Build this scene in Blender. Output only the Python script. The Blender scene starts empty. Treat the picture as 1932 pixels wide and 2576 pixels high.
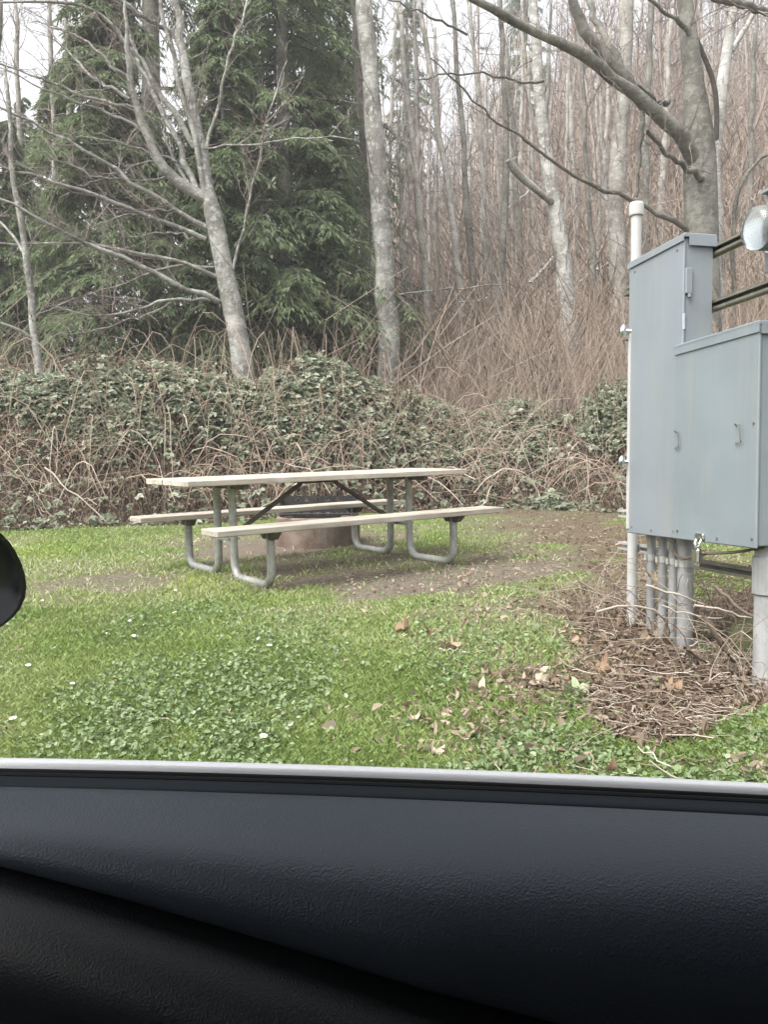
import bpy, math, random
import numpy as np
from mathutils import Vector, Matrix
rng = np.random.default_rng(7)
random.seed(7)
SC = bpy.context.scene
COL = SC.collection
R = math.radians

# ------------------------------------------------------------------ camera
F_PX, CX, CY, DS = 2010.0, 966.0, 1288.0, 1.1645
PITCH = math.atan(75 / F_PX)
CAM_Z = 0.68
cam = bpy.data.cameras.new('camera')
cam.sensor_fit = 'VERTICAL'
cam.sensor_height = 24.0
cam.lens = 24.0 * F_PX / 2576.0
cam.clip_start = 0.02
cam.clip_end = 2000
cam_o = bpy.data.objects.new('camera', cam)
cam_o.location = (0, 0, CAM_Z)
cam_o.rotation_euler = (R(90) - PITCH, 0, 0)
COL.objects.link(cam_o)
SC.camera = cam_o

# ------------------------------------------------------------------ sky, sun, exposure (bright overcast)
SUN_EL, SUN_AZ = R(55), R(228)
world = bpy.data.worlds.new('World')
SC.world = world
world.use_nodes = True
wt = world.node_tree
wt.nodes.clear()
w_out = wt.nodes.new('ShaderNodeOutputWorld')
w_bg = wt.nodes.new('ShaderNodeBackground')
w_sky = wt.nodes.new('ShaderNodeTexSky')
w_sky.sky_type = 'NISHITA'
w_sky.sun_disc = False
w_sky.sun_elevation = SUN_EL
w_sky.sun_rotation = SUN_AZ
w_sky.dust_density = 5.0
w_sky.air_density = 1.0
w_hsv = wt.nodes.new('ShaderNodeHueSaturation')
w_hsv.inputs['Saturation'].default_value = 0.16
wt.links.new(w_sky.outputs[0], w_hsv.inputs['Color'])
wt.links.new(w_hsv.outputs[0], w_bg.inputs['Color'])
w_bg.inputs['Strength'].default_value = 0.15
wt.links.new(w_bg.outputs[0], w_out.inputs['Surface'])
sl = bpy.data.lights.new('sun', 'SUN')
sl.energy = 1.4
sl.angle = R(50)
sl.color = (1.0, 0.98, 0.95)
sun = bpy.data.objects.new('sun', sl)
sun.rotation_euler = (R(90) - SUN_EL, 0, R(180) - SUN_AZ)
COL.objects.link(sun)
SC.view_settings.view_transform = 'Standard'
SC.view_settings.look = 'None'
SC.view_settings.gamma = 1.0
SC.view_settings.exposure = 1.55
SC.view_settings.use_curve_mapping = False
SC.cycles.max_bounces = 4
SC.cycles.diffuse_bounces = 2
SC.cycles.glossy_bounces = 2
SC.cycles.transmission_bounces = 4
SC.cycles.transparent_max_bounces = 4

# ------------------------------------------------------------------ helpers
FWD = np.array([0, math.cos(PITCH), -math.sin(PITCH)])
UPV = np.array([0, math.sin(PITCH), math.cos(PITCH)])
CAMP = np.array([0, 0, CAM_Z])


def ray(px, py):
    return FWD + np.array([1.0, 0, 0]) * (px - CX) / F_PX + UPV * (CY - py) / F_PX


def at(dx, dy, Y):
    """point of the place seen at (dx, dy) of the 1659-wide view, Y metres out"""
    r = ray(dx * DS, dy * DS)
    return CAMP + r * (Y / r[1])


def proj(P):
    """(N,3) -> view coordinates (1659-wide)"""
    q = np.asarray(P, float) - CAMP
    d = np.maximum(q @ FWD, 0.05)
    return (CX + F_PX * q[:, 0] / d) / DS, (CY - F_PX * (q @ UPV) / d) / DS


def sst(a, b, x):
    t = np.clip((np.asarray(x, float) - a) / (b - a), 0, 1)
    return t * t * (3 - 2 * t)


_tab = np.random.default_rng(3).random((256, 256))


def vnoise(x, y, s=1.0):
    x = np.asarray(x, float) * s + 500.3
    y = np.asarray(y, float) * s + 500.7
    i, j = np.floor(x).astype(int), np.floor(y).astype(int)
    fx, fy = x - i, y - j
    fx, fy = fx * fx * (3 - 2 * fx), fy * fy * (3 - 2 * fy)
    a, b = _tab[i % 256, j % 256], _tab[(i + 1) % 256, j % 256]
    c, d = _tab[i % 256, (j + 1) % 256], _tab[(i + 1) % 256, (j + 1) % 256]
    return (a * (1 - fx) + b * fx) * (1 - fy) + (c * (1 - fx) + d * fx) * fy


def fbm(x, y, s=1.0, o=4):
    t, a, n = 0, 0.5, 0
    for k in range(o):
        t = t + a * vnoise(x, y, s * 2 ** k)
        n += a
        a *= 0.5
    return t / n


# front foot line of the bramble bank
FRX = np.array([-30, -9, -4.6, -2.5, -1.0, 0.5, 1.6, 3.0, 4.5, 6.0, 9, 30.])
FRY = np.array([8., 9.6, 10.4, 10.9, 11.6, 12.3, 12.6, 11.4, 9.6, 8.2, 7.5, 7.])


def yfront(x):
    return np.interp(x, FRX, FRY)


def gz(x, y):
    x = np.asarray(x, float)
    y = np.asarray(y, float)
    z = 0.0203 * (np.clip(x, -7, 7) + 0.52) + 0.0445 * (np.minimum(y, 13) - 6.47)
    z = z + 0.05 * (fbm(x, y, 0.6, 3) - 0.5) * sst(1.5, 3, y) * (1 - sst(-1.9, -1.2, -np.hypot(x + .5, y - 6.5)) * .8)
    s = sst(2.0, 1.0, y)
    z = z * (1 - s) - 0.56 * s
    d = y - yfront(x)
    z = z + (1.15 * sst(0.3, 2.8, d) * (0.7 + 0.6 * vnoise(x, y, 0.5))) * sst(8, 9.5, y)
    ang = x / np.maximum(y, 1)
    hs = 0.11 + 0.49 * sst(-0.25, 0.36, ang)
    z = z + hs * np.maximum(y - 16, 0) ** 1.02 * (1 - 0.55 * sst(58, 85, y))
    return z


def ground_at(dx, dy, lift=0.0):
    r = ray(dx * DS, dy * DS)
    lo = 1.0
    for Y in np.arange(1.5, 30, 0.02):
        P = CAMP + r * (Y / r[1])
        if P[2] <= gz(P[0], P[1]):
            break
    return np.array([P[0], P[1], float(gz(P[0], P[1])) + lift])


class MB:
    def __init__(s):
        s.v, s.f, s.a, s.n = [], [], [], 0

    def add(s, v, faces, a=None):
        v = np.asarray(v, float).reshape(-1, 3)
        faces = np.asarray(faces, int)
        s.f.append(faces + s.n)
        s.v.append(v)
        s.a.append(np.zeros(len(v)) if a is None else np.broadcast_to(np.asarray(a, float), (len(v),)))
        s.n += len(v)
        return s

    def tubes(s, P, Rr, sides=5, a=None, cap=False):
        P = np.asarray(P, float)
        if P.ndim == 2:
            P = P[None]
        N, k, _ = P.shape
        Rr = np.broadcast_to(np.asarray(Rr, float), (N, k))
        T = np.gradient(P, axis=1)
        T /= np.linalg.norm(T, axis=2, keepdims=True) + 1e-9
        mean = T.mean(axis=1)
        ax = np.argmin(np.abs(mean), axis=1)
        ref = np.eye(3)[ax][:, None, :]
        A = np.cross(T, ref)
        A /= np.linalg.norm(A, axis=2, keepdims=True) + 1e-9
        B = np.cross(T, A)
        th = np.arange(sides) * 2 * math.pi / sides
        V = P[:, :, None, :] + Rr[:, :, None, None] * (A[:, :, None, :] * np.cos(th)[None, None, :, None] + B[:, :, None, :] * np.sin(th)[None, None, :, None])
        i, j, m = np.meshgrid(np.arange(N), np.arange(k - 1), np.arange(sides), indexing='ij')
        b = i * k * sides
        f = np.stack([b + j * sides + m, b + j * sides + (m + 1) % sides, b + (j + 1) * sides + (m + 1) % sides, b + (j + 1) * sides + m], -1).reshape(-1, 4)
        av = None if a is None else np.repeat(np.broadcast_to(np.asarray(a, float), (N,)), k * sides)
        n0 = s.n
        s.add(V.reshape(-1, 3), f, av)
        if cap:
            for i in range(N):
                for row in (0, k - 1):
                    ids = n0 + i * k * sides + row * sides + np.arange(sides)
                    c = P[i, row]
                    s.v.append(c[None]); s.a.append(np.zeros(1)); ci = s.n; s.n += 1
                    s.f.append(np.stack([ids, np.roll(ids, -1), np.full(sides, ci)], 1))
        return s

    def box(s, c, h, M=None, bev=0.0):
        c, h = np.asarray(c, float), np.asarray(h, float)
        sg = np.array([(x, y, z) for x in (-1, 1) for y in (-1, 1) for z in (-1, 1)], float)
        if bev <= 0:
            V = sg * h
            Fq = [(0, 1, 3, 2), (4, 6, 7, 5), (0, 4, 5, 1), (2, 3, 7, 6), (0, 2, 6, 4), (1, 5, 7, 3)]
            V = V + c
            if M is not None:
                V = V @ M.T
            return s.add(V, Fq)
        b = min(bev, h.min() * 0.9)
        V, idx = [], {}
        for i, q in enumerate(sg):
            for ax in range(3):
                e = h - b
                e[ax] = h[ax]
                idx[(i, ax)] = len(V)
                V.append(q * e)
        V = np.array(V) + c
        if M is not None:
            V = V @ M.T
        q4, t3 = [], []
        loops = [[0, 1, 3, 2], [4, 6, 7, 5], [0, 4, 5, 1], [2, 3, 7, 6], [0, 2, 6, 4], [1, 5, 7, 3]]
        for fi, lp in enumerate(loops):
            q4.append([idx[(i, fi // 2)] for i in lp])
        for i in range(8):
            for ax in range(3):
                j = i ^ (4 >> ax)
                if j > i:
                    o = [a_ for a_ in range(3) if a_ != ax]
                    q4.append([idx[(i, o[0])], idx[(j, o[0])], idx[(j, o[1])], idx[(i, o[1])]])
            t3.append([idx[(i, 0)], idx[(i, 1)], idx[(i, 2)]])
        n0 = s.n
        s.add(V, q4)
        s.f.append(np.array(t3) + n0)
        return s

    def build(s, name, mat, parent=None, smooth=False, recalc=False):
        me = bpy.data.meshes.new(name)
        V = np.concatenate(s.v)
        me.vertices.add(len(V))
        me.vertices.foreach_set('co', V.astype(np.float32).ravel())
        lv = np.concatenate([f.ravel() for f in s.f])
        cnt = np.concatenate([np.full(len(f), f.shape[1]) for f in s.f])
        st = np.concatenate([[0], np.cumsum(cnt)[:-1]])
        me.loops.add(len(lv))
        me.loops.foreach_set('vertex_index', lv.astype(np.int32))
        me.polygons.add(len(cnt))
        me.polygons.foreach_set('loop_start', st.astype(np.int32))
        me.polygons.foreach_set('loop_total', cnt.astype(np.int32))
        me.polygons.foreach_set('use_smooth', np.full(len(cnt), smooth))
        at_ = me.attributes.new('rnd', 'FLOAT', 'POINT')
        at_.data.foreach_set('value', np.concatenate(s.a).astype(np.float32))
        me.update(calc_edges=True)
        if recalc:
            import bmesh
            bm = bmesh.new()
            bm.from_mesh(me)
            bmesh.ops.recalc_face_normals(bm, faces=bm.faces)
            bm.to_mesh(me)
            bm.free()
        me.materials.append(mat)
        o = bpy.data.objects.new(name, me)
        COL.objects.link(o)
        if parent is not None:
            o.parent = parent
        return o


def tag(o, label=None, cat=None, group=None, kind=None):
    for k, v in (('label', label), ('category', cat), ('group', group), ('kind', kind)):
        if v:
            o[k] = v
    return o


def empty(name, loc=(0, 0, 0), rot=(0, 0, 0)):
    o = bpy.data.objects.new(name, None)
    o.location = [float(c) for c in loc]
    o.rotation_euler = rot
    COL.objects.link(o)
    return o


def copy_tree(o, parent=None):
    c = o.copy()
    COL.objects.link(c)
    c.parent = parent
    for ch in list(o.children):
        copy_tree(ch, c)
    return c


# ------------------------------------------------------------------ materials
class Mat:
    def __init__(s, name, rough=0.8, metal=0.0, spec=0.4):
        s.m = bpy.data.materials.new(name)
        s.m.use_nodes = True
        s.t = s.m.node_tree
        s.b = s.t.nodes['Principled BSDF']
        s.b.inputs['Roughness'].default_value = rough
        s.b.inputs['Metallic'].default_value = metal
        s.b.inputs['Specular IOR Level'].default_value = spec

    def node(s, typ, **kw):
        n = s.t.nodes.new(typ)
        for k, v in kw.items():
            if k in n.inputs:
                n.inputs[k].default_value = v
            else:
                setattr(n, k, v)
        return n

    def link(s, a, b):
        s.t.links.new(a, b)

    def coord(s, scale=(1, 1, 1), obj=True):
        tc = s.node('ShaderNodeTexCoord')
        mp = s.node('ShaderNodeMapping')
        mp.inputs['Scale'].default_value = scale
        s.link(tc.outputs['Object'], mp.inputs['Vector'])
        return mp.outputs[0]

    def noise(s, scale, detail=4, rough=0.6, vec=None, dist=0.0):
        n = s.node('ShaderNodeTexNoise')
        n.inputs['Scale'].default_value = scale
        n.inputs['Detail'].default_value = detail
        n.inputs['Roughness'].default_value = rough
        n.inputs['Distortion'].default_value = dist
        if vec is not None:
            s.link(vec, n.inputs['Vector'])
        return n.outputs['Fac']

    def ramp(s, fac, stops, interp='LINEAR'):
        r = s.node('ShaderNodeValToRGB')
        r.color_ramp.interpolation = interp
        e = r.color_ramp.elements
        while len(e) < len(stops):
            e.new(0.5)
        for el, (p, c) in zip(e, stops):
            el.position = p
            el.color = (*c, 1)
        s.link(fac, r.inputs['Fac'])
        return r.outputs['Color']

    def mix(s, fac, a, b, mode='MIX'):
        n = s.node('ShaderNodeMix')
        n.data_type = 'RGBA'
        n.blend_type = mode
        for sock, v in ((n.inputs[0], fac), (n.inputs[6], a), (n.inputs[7], b)):
            if hasattr(v, 'links') or hasattr(v, 'is_linked'):
                s.link(v, sock)
            elif isinstance(v, (tuple, list)):
                sock.default_value = (*v, 1) if len(v) == 3 else v
            else:
                sock.default_value = v
        return n.outputs[2]

    def attr(s, name):
        n = s.node('ShaderNodeAttribute')
        n.attribute_name = name
        return n

    def bump(s, h, strength=0.3, dist=0.01):
        n = s.node('ShaderNodeBump')
        n.inputs['Strength'].default_value = strength
        n.inputs['Distance'].default_value = dist
        s.link(h, n.inputs['Height'])
        s.link(n.outputs[0], s.b.inputs['Normal'])

    def color(s, c):
        if isinstance(c, (tuple, list)):
            s.b.inputs['Base Color'].default_value = (*c, 1)
        else:
            s.link(c, s.b.inputs['Base Color'])
        return s


def leaf_mat(name, stops, rough=0.55, trans=0.25, spec=0.35):
    m = Mat(name, rough, spec=spec)
    c = m.ramp(m.attr('rnd').outputs['Fac'], stops)
    m.color(c)
    tr = m.node('ShaderNodeBsdfTranslucent')
    m.link(c, tr.inputs['Color'])
    mx = m.node('ShaderNodeMixShader')
    mx.inputs[0].default_value = trans
    m.link(m.b.outputs[0], mx.inputs[1])
    m.link(tr.outputs[0], mx.inputs[2])
    out = m.t.nodes['Material Output']
    m.link(mx.outputs[0], out.inputs['Surface'])
    return m.m


def bark_mat(name, dark, mid, light, lich=0.5, scale=1.0):
    m = Mat(name, 0.9, spec=0.2)
    v = m.coord((1, 1, 1))
    v2 = m.coord((6, 6, 22))
    n1 = m.noise(1.6 * scale, 5, 0.65, v)
    n2 = m.noise(0.8 * scale, 4, 0.7, v2)
    n3 = m.noise(9 * scale, 4, 0.7, v)
    c = m.ramp(n1, [(0.3, dark), (0.5, mid), (0.72, light)])
    band = m.ramp(n2, [(0.36, (0, 0, 0)), (0.5, (1, 1, 1))])
    c = m.mix(band, m.mix(0.55, c, dark), c)
    sp = m.ramp(n3, [(0.52, (0, 0, 0)), (0.62, (1, 1, 1))])
    lf = m.node('ShaderNodeMath', operation='MULTIPLY')
    m.link(sp, lf.inputs[0])
    lf.inputs[1].default_value = lich
    c = m.mix(lf.outputs[0], c, light)
    m.color(c)
    m.bump(n3, 0.5, 0.02)
    return m.m


M = {}
M['alder'] = bark_mat('alder_bark', (0.085, 0.082, 0.07), (0.21, 0.205, 0.185), (0.42, 0.42, 0.39), 0.7, 1.3)
M['maple'] = bark_mat('maple_bark', (0.065, 0.062, 0.052), (0.145, 0.14, 0.12), (0.27, 0.265, 0.235), 0.5, 1.3)
M['thin_alder'] = bark_mat('thin_alder_bark', (0.15, 0.14, 0.12), (0.27, 0.255, 0.225), (0.42, 0.41, 0.38), 0.6)
M['birch'] = bark_mat('birch_bark', (0.14, 0.13, 0.115), (0.31, 0.30, 0.275), (0.52, 0.52, 0.49), 0.75)
M['dark_bark'] = bark_mat('dark_bark', (0.05, 0.045, 0.04), (0.09, 0.08, 0.07), (0.15, 0.14, 0.12), 0.3)


def twig_mat(name, stops):
    m = Mat(name, 0.85, spec=0.2)
    m.color(m.ramp(m.attr('rnd').outputs['Fac'], stops))
    return m.m


M['twig'] = twig_mat('twig', [(0, (0.15, 0.12, 0.105)), (0.5, (0.22, 0.18, 0.16)), (1, (0.30, 0.27, 0.24))])
M['red_twig'] = twig_mat('red_twig', [(0, (0.15, 0.115, 0.095)), (0.5, (0.225, 0.18, 0.15)), (1, (0.32, 0.275, 0.24))])
M['brush'] = twig_mat('brush', [(0, (0.135, 0.103, 0.08)), (0.5, (0.225, 0.175, 0.138)), (1, (0.345, 0.295, 0.248))])
M['cane'] = twig_mat('cane', [(0, (0.16, 0.115, 0.085)), (0.45, (0.27, 0.205, 0.155)), (0.8, (0.40, 0.32, 0.26)), (1, (0.54, 0.47, 0.40))])
M['stick'] = twig_mat('stick', [(0, (0.13, 0.095, 0.07)), (0.6, (0.25, 0.20, 0.155)), (1, (0.45, 0.40, 0.34))])
M['bramble_leaf'] = leaf_mat('bramble_leaf', [(0, (0.13, 0.155, 0.095)), (0.45, (0.23, 0.265, 0.175)), (0.8, (0.33, 0.36, 0.26)), (1, (0.42, 0.435, 0.34))], 0.4, 0.3, 0.5)
M['dead_leaf'] = leaf_mat('dead_leaf', [(0, (0.09, 0.06, 0.042)), (0.5, (0.165, 0.118, 0.085)), (0.85, (0.26, 0.20, 0.145)), (1, (0.38, 0.31, 0.24))], 0.75, 0.2, 0.2)
M['dry_maple_leaf'] = leaf_mat('dry_maple_leaf', [(0, (0.17, 0.105, 0.065)), (0.5, (0.30, 0.21, 0.135)), (1, (0.47, 0.40, 0.30))], 0.7, 0.2, 0.3)
M['conifer'] = leaf_mat('conifer_leaf', [(0, (0.095, 0.13, 0.06)), (0.5, (0.16, 0.21, 0.105)), (0.85, (0.215, 0.265, 0.145)), (1, (0.28, 0.31, 0.19))], 0.6, 0.4, 0.3)
M['grass'] = leaf_mat('grass_blade', [(0, (0.15, 0.215, 0.06)), (0.35, (0.22, 0.295, 0.088)), (0.7, (0.295, 0.355, 0.138)), (0.9, (0.385, 0.38, 0.22)), (1, (0.47, 0.44, 0.31))], 0.6, 0.3, 0.3)
M['clover'] = leaf_mat('clover_leaf', [(0, (0.12, 0.175, 0.07)), (0.5, (0.18, 0.245, 0.11)), (0.85, (0.24, 0.30, 0.16)), (1, (0.33, 0.38, 0.24))], 0.55, 0.25, 0.35)


def simple(name, col, rough=0.5, metal=0.0, spec=0.5, nz=None, bump=None):
    m = Mat(name, rough, metal, spec)
    if nz:
        sc, amt = nz
        v = m.coord()
        n = m.noise(sc, 5, 0.65, v)
        dk = tuple(c * (1 - amt) for c in col)
        lt = tuple(min(1, c * (1 + amt)) for c in col)
        m.color(m.ramp(n, [(0.3, dk), (0.7, lt)]))
        if bump:
            m.bump(n, bump, 0.01)
    else:
        m.color(col)
    return m.m


M['petal'] = simple('petal', (0.8, 0.8, 0.76), 0.6)
M['yellow'] = simple('flower_centre', (0.6, 0.42, 0.05), 0.6)
M['sticker'] = simple('yellow_sticker', (0.50, 0.52, 0.07), 0.6)
M['chrome'] = simple('polished_metal', (0.75, 0.76, 0.78), 0.18, 1.0)
M['pvc'] = simple('white_pvc', (0.42, 0.418, 0.405), 0.45, nz=(14, 0.07))
M['black'] = simple('black_slot', (0.012, 0.012, 0.013), 0.6)


def m_wood():
    m = Mat('weathered_plank', 0.7, spec=0.3)
    v = m.coord((1.2, 26, 26))
    n = m.noise(1.5, 6, 0.7, v, 0.4)
    v2 = m.coord((2.0, 3, 3))
    n2 = m.noise(1.3, 4, 0.6, v2)
    oi = m.node('ShaderNodeObjectInfo')
    c = m.ramp(n, [(0.28, (0.20, 0.172, 0.142)), (0.46, (0.40, 0.362, 0.31)), (0.7, (0.52, 0.485, 0.43))])
    c2 = m.ramp(n2, [(0.35, (0.72, 0.70, 0.66)), (0.65, (1, 1, 1))])
    c = m.mix(1.0, c, c2, 'MULTIPLY')
    hs = m.node('ShaderNodeHueSaturation')
    mr = m.node('ShaderNodeMapRange')
    mr.inputs[3].default_value = 0.85
    mr.inputs[4].default_value = 1.15
    m.link(oi.outputs['Random'], mr.inputs[0])
    m.link(mr.outputs[0], hs.inputs['Value'])
    m.link(c, hs.inputs['Color'])
    m.color(hs.outputs[0])
    m.bump(n, 0.35, 0.004)
    return m.m


M['wood'] = m_wood()


def m_galv():
    m = Mat('galvanised_steel', 0.55, 0.35)
    v = m.coord()
    vo = m.node('ShaderNodeTexNoise')
    n = m.noise(7, 6, 0.75, v)
    n2 = m.noise(38, 3, 0.6, v)
    c = m.ramp(n, [(0.3, (0.19, 0.19, 0.165)), (0.5, (0.32, 0.325, 0.30)), (0.72, (0.46, 0.47, 0.45))])
    c = m.mix(0.25, c, m.ramp(n2, [(0.35, (0.2, 0.2, 0.19)), (0.7, (0.5, 0.5, 0.5))]))
    m.color(c)
    return m.m


M['galv'] = m_galv()
M['brown_steel'] = simple('brown_steel', (0.085, 0.07, 0.06), 0.7, 0.2, nz=(8, 0.35))


def m_cabinet(name, tint):
    m = Mat(name, 0.42, 0.0, 0.4)
    v = m.coord((1, 1, 1))
    n = m.noise(2.2, 5, 0.6, v)
    vs = m.coord((14, 14, 0.9))
    st = m.noise(1.4, 4, 0.7, vs)
    c = m.ramp(n, [(0.3, tuple(q * .9 for q in tint)), (0.7, tuple(q * 1.08 for q in tint))])
    s2 = m.ramp(st, [(0.50, (0, 0, 0)), (0.70, (1, 1, 1))])
    f = m.node('ShaderNodeMath', operation='MULTIPLY')
    m.link(s2, f.inputs[0])
    f.inputs[1].default_value = 0.4
    c = m.mix(f.outputs[0], c, (0.25, 0.255, 0.22))
    n3 = m.noise(60, 3, 0.6, v)
    sp = m.ramp(n3, [(0.72, (0, 0, 0)), (0.78, (1, 1, 1))])
    f2 = m.node('ShaderNodeMath', operation='MULTIPLY')
    m.link(sp, f2.inputs[0])
    f2.inputs[1].default_value = 0.35
    c = m.mix(f2.outputs[0], c, (0.22, 0.2, 0.17))
    m.color(c)
    m.bump(n, 0.08, 0.01)
    return m.m


M['cabinet'] = m_cabinet('grey_cabinet_paint', (0.20, 0.225, 0.245))
M['box_paint'] = m_cabinet('grey_box_paint', (0.185, 0.216, 0.232))
M['conduit'] = simple('grey_conduit', (0.255, 0.26, 0.258), 0.5, 0.1, nz=(9, 0.2))
M['riser'] = simple('grey_riser', (0.26, 0.262, 0.258), 0.5, 0.0, nz=(6, 0.3))
M['strut'] = simple('weathered_strut', (0.16, 0.155, 0.125), 0.65, 0.3, nz=(11, 0.35))
M['pale_strut'] = simple('pale_strut', (0.42, 0.42, 0.39), 0.55, 0.3, nz=(11, 0.2))
M['rust'] = None


def m_ring():
    m = Mat('scorched_ring', 0.85, 0.0, 0.2)
    v = m.coord((1, 1, 1.6))
    n = m.noise(3.2, 6, 0.7, v, 0.5)
    c = m.ramp(n, [(0.28, (0.06, 0.034, 0.025)), (0.42, (0.13, 0.095, 0.075)), (0.6, (0.20, 0.165, 0.138)), (0.8, (0.12, 0.11, 0.10))])
    m.color(c)
    m.bump(n, 0.4, 0.01)
    return m.m


M['ring'] = m_ring()
M['soot'] = simple('sooty_steel', (0.03, 0.028, 0.027), 0.75, 0.2, nz=(12, 0.4))
M['stone'] = simple('mossy_stone', (0.12, 0.13, 0.055), 0.9, nz=(6, 0.45), bump=0.6)


def m_glass():
    m = Mat('clear_cover', 0.05, 0.0)
    m.color((0.75, 0.80, 0.80))
    m.b.inputs['Transmission Weight'].default_value = 0.88
    m.b.inputs['IOR'].default_value = 1.45
    return m.m


M['glass'] = m_glass()


def m_leather(name, col, sc=520, rough=0.42, st=0.35):
    m = Mat(name, rough, 0.0, 0.32)
    v = m.coord()
    vo = m.node('ShaderNodeTexVoronoi')
    vo.inputs['Scale'].default_value = sc
    vo.feature = 'SMOOTH_F1'
    m.link(v, vo.inputs['Vector'])
    n = m.noise(sc * 0.45, 4, 0.7, v)
    ad = m.node('ShaderNodeMath', operation='ADD')
    m.link(vo.outputs['Distance'], ad.inputs[0])
    m.link(n, ad.inputs[1])
    m.color(col)
    m.bump(ad.outputs[0], st, 0.0012)
    return m.m


M['door'] = m_leather('grained_door_vinyl', (0.040, 0.050, 0.064), 850, .44, .34)  # bluish sky sheen mixed into the vinyl colour
M['door_shaded'] = m_leather('grained_vinyl_shaded', (0.011, 0.0125, 0.0145), 900, .5, .3)  # lower door vinyl darkened, cabin shade put into its colour
M['rubber'] = simple('black_rubber', (0.004, 0.0045, 0.005), 0.7, spec=0.12)
M['trim'] = simple('bright_belt_trim', (0.75, 0.76, 0.78), 0.3, 0.0)
M['navy'] = simple('dark_blue_plastic', (0.007, 0.011, 0.015), 0.65, spec=0.15)
M['paint'] = simple('white_car_paint', (0.72, 0.73, 0.75), 0.25)
M['mirror_black'] = simple('mirror_housing_plastic', (0.013, 0.015, 0.018), 0.38)
M['headliner'] = simple('grey_headliner', (0.05, 0.05, 0.05), 0.9)
M['carpet'] = simple('black_carpet', (0.012, 0.012, 0.012), 0.95)
M['asphalt'] = simple('asphalt', (0.05, 0.05, 0.05), 0.9, nz=(30, 0.4), bump=0.4)

# ------------------------------------------------------------------ ground masks (laid out on the ground, metres)
DIRT = [(190, 1262, 300, 34, .8), (560, 1190, 240, 34, 1.0), (690, 1165, 260, 30, 1.0), (860, 1262, 360, 40, 1.0), (1090, 1228, 260, 52, .95),
        (1160, 1145, 230, 55, .65), (300, 1255, 190, 30, .8), (700, 1215, 420, 40, .8), (130, 1300, 140, 25, .5), (380, 1590, 110, 30, .5), (1030, 1510, 90, 50, .45), (960, 1610, 70, 45, .55), (1260, 1270, 120, 60, .55),
        (1180, 1450, 230, 90, .6), (1080, 1330, 260, 60, .6), (1000, 1570, 220, 70, .5), (640, 1560, 160, 40, .4), (60, 1290, 160, 40, .6), (700, 1330, 160, 26, .35)]
LITTER = [(1500, 1480, 250, 130, 1.0), (1370, 1360, 170, 90, .9), (1420, 1200, 150, 90, .9), (1290, 1320, 130, 70, .55), (1150, 1480, 120, 60, .35),
          (1600, 1350, 130, 120, 1.0), (1250, 1140, 150, 50, .75), (1150, 1090, 160, 30, .7)]
MOSS = [(460, 1268, 95, 34, 1.0), (560, 1290, 90, 20, .6), (60, 1190, 130, 22, .6), (120, 1420, 120, 50, .5), (30, 1520, 80, 60, .6)]
GREENCUT = [(1520, 1635, 130, 24, 1.0), (1200, 1620, 110, 34, .8)]


def blobs(P, lst, soft=1.0):
    dx, dy = proj(P)
    w = np.zeros(len(P))
    wob = (fbm(P[:, 0], P[:, 1], 3.0, 4) - 0.5) * 1.5
    for (x, y, rx, ry, st) in lst:
        q = np.sqrt(((dx - x) / rx) ** 2 + ((dy - y) / ry) ** 2) + wob
        w = np.maximum(w, st * (1 - sst(0.35, 1.3, q)))
    return w


def masks(P):
    dirt, lit, moss, gc = (blobs(P, L) for L in (DIRT, LITTER, MOSS, GREENCUT))
    wild = sst(-0.5, 0.4, P[:, 1] - yfront(P[:, 0]) + (fbm(P[:, 0], P[:, 1], 1.2, 3) - .5) * 1.2)
    lit = np.maximum(lit * (1 - gc), wild)
    patch = sst(0.50, 0.64, fbm(P[:, 0], P[:, 1], 1.3, 4)) * 0.6
    dirt = np.clip(np.maximum(dirt * (.75 + .55 * fbm(P[:, 0] + 7, P[:, 1], 4.0, 3)), patch * .75), 0, 1)
    return dirt, lit, moss


def ground_mesh(name, xs, ys, mat):
    X, Y = np.meshgrid(xs, ys)
    Z = gz(X, Y)
    V = np.stack([X, Y, Z], -1).reshape(-1, 3)
    nx, ny = len(xs), len(ys)
    i, j = np.meshgrid(np.arange(nx - 1), np.arange(ny - 1))
    b = (j * nx + i).ravel()
    b_ = MB()
    b_.add(V, np.stack([b, b + 1, b + nx + 1, b + nx], 1))
    o = b_.build(name, mat, smooth=True)
    d, l, ms = masks(V)
    for nm, a in (('dirt', d), ('litter', l), ('moss', ms)):
        o.data.attributes.new(nm, 'FLOAT', 'POINT').data.foreach_set('value', a.astype(np.float32))
    return o


def m_ground():
    m = Mat('lawn_soil', 0.95, spec=0.15)
    v = m.coord()
    n1 = m.noise(1.4, 5, 0.65, v)
    n2 = m.noise(26, 5, 0.75, v)
    n3 = m.noise(90, 3, 0.7, v)
    g = m.ramp(n2, [(0.3, (0.06, 0.085, 0.022)), (0.5, (0.11, 0.145, 0.04)), (0.7, (0.17, 0.19, 0.07))])
    d = m.ramp(n2, [(0.28, (0.065, 0.052, 0.04)), (0.5, (0.13, 0.108, 0.085)), (0.72, (0.22, 0.19, 0.152))])
    l = m.ramp(n3, [(0.3, (0.05, 0.034, 0.025)), (0.5, (0.11, 0.078, 0.058)), (0.75, (0.20, 0.15, 0.115))])
    ms = m.ramp(n2, [(0.3, (0.13, 0.18, 0.015)), (0.7, (0.23, 0.28, 0.035))])
    c = m.mix(m.attr('dirt').outputs['Fac'], g, d)
    c = m.mix(m.attr('moss').outputs['Fac'], c, ms)
    c = m.mix(m.attr('litter').outputs['Fac'], c, l)
    m.color(c)
    m.bump(n2, 0.6, 0.03)
    return m.m


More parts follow.
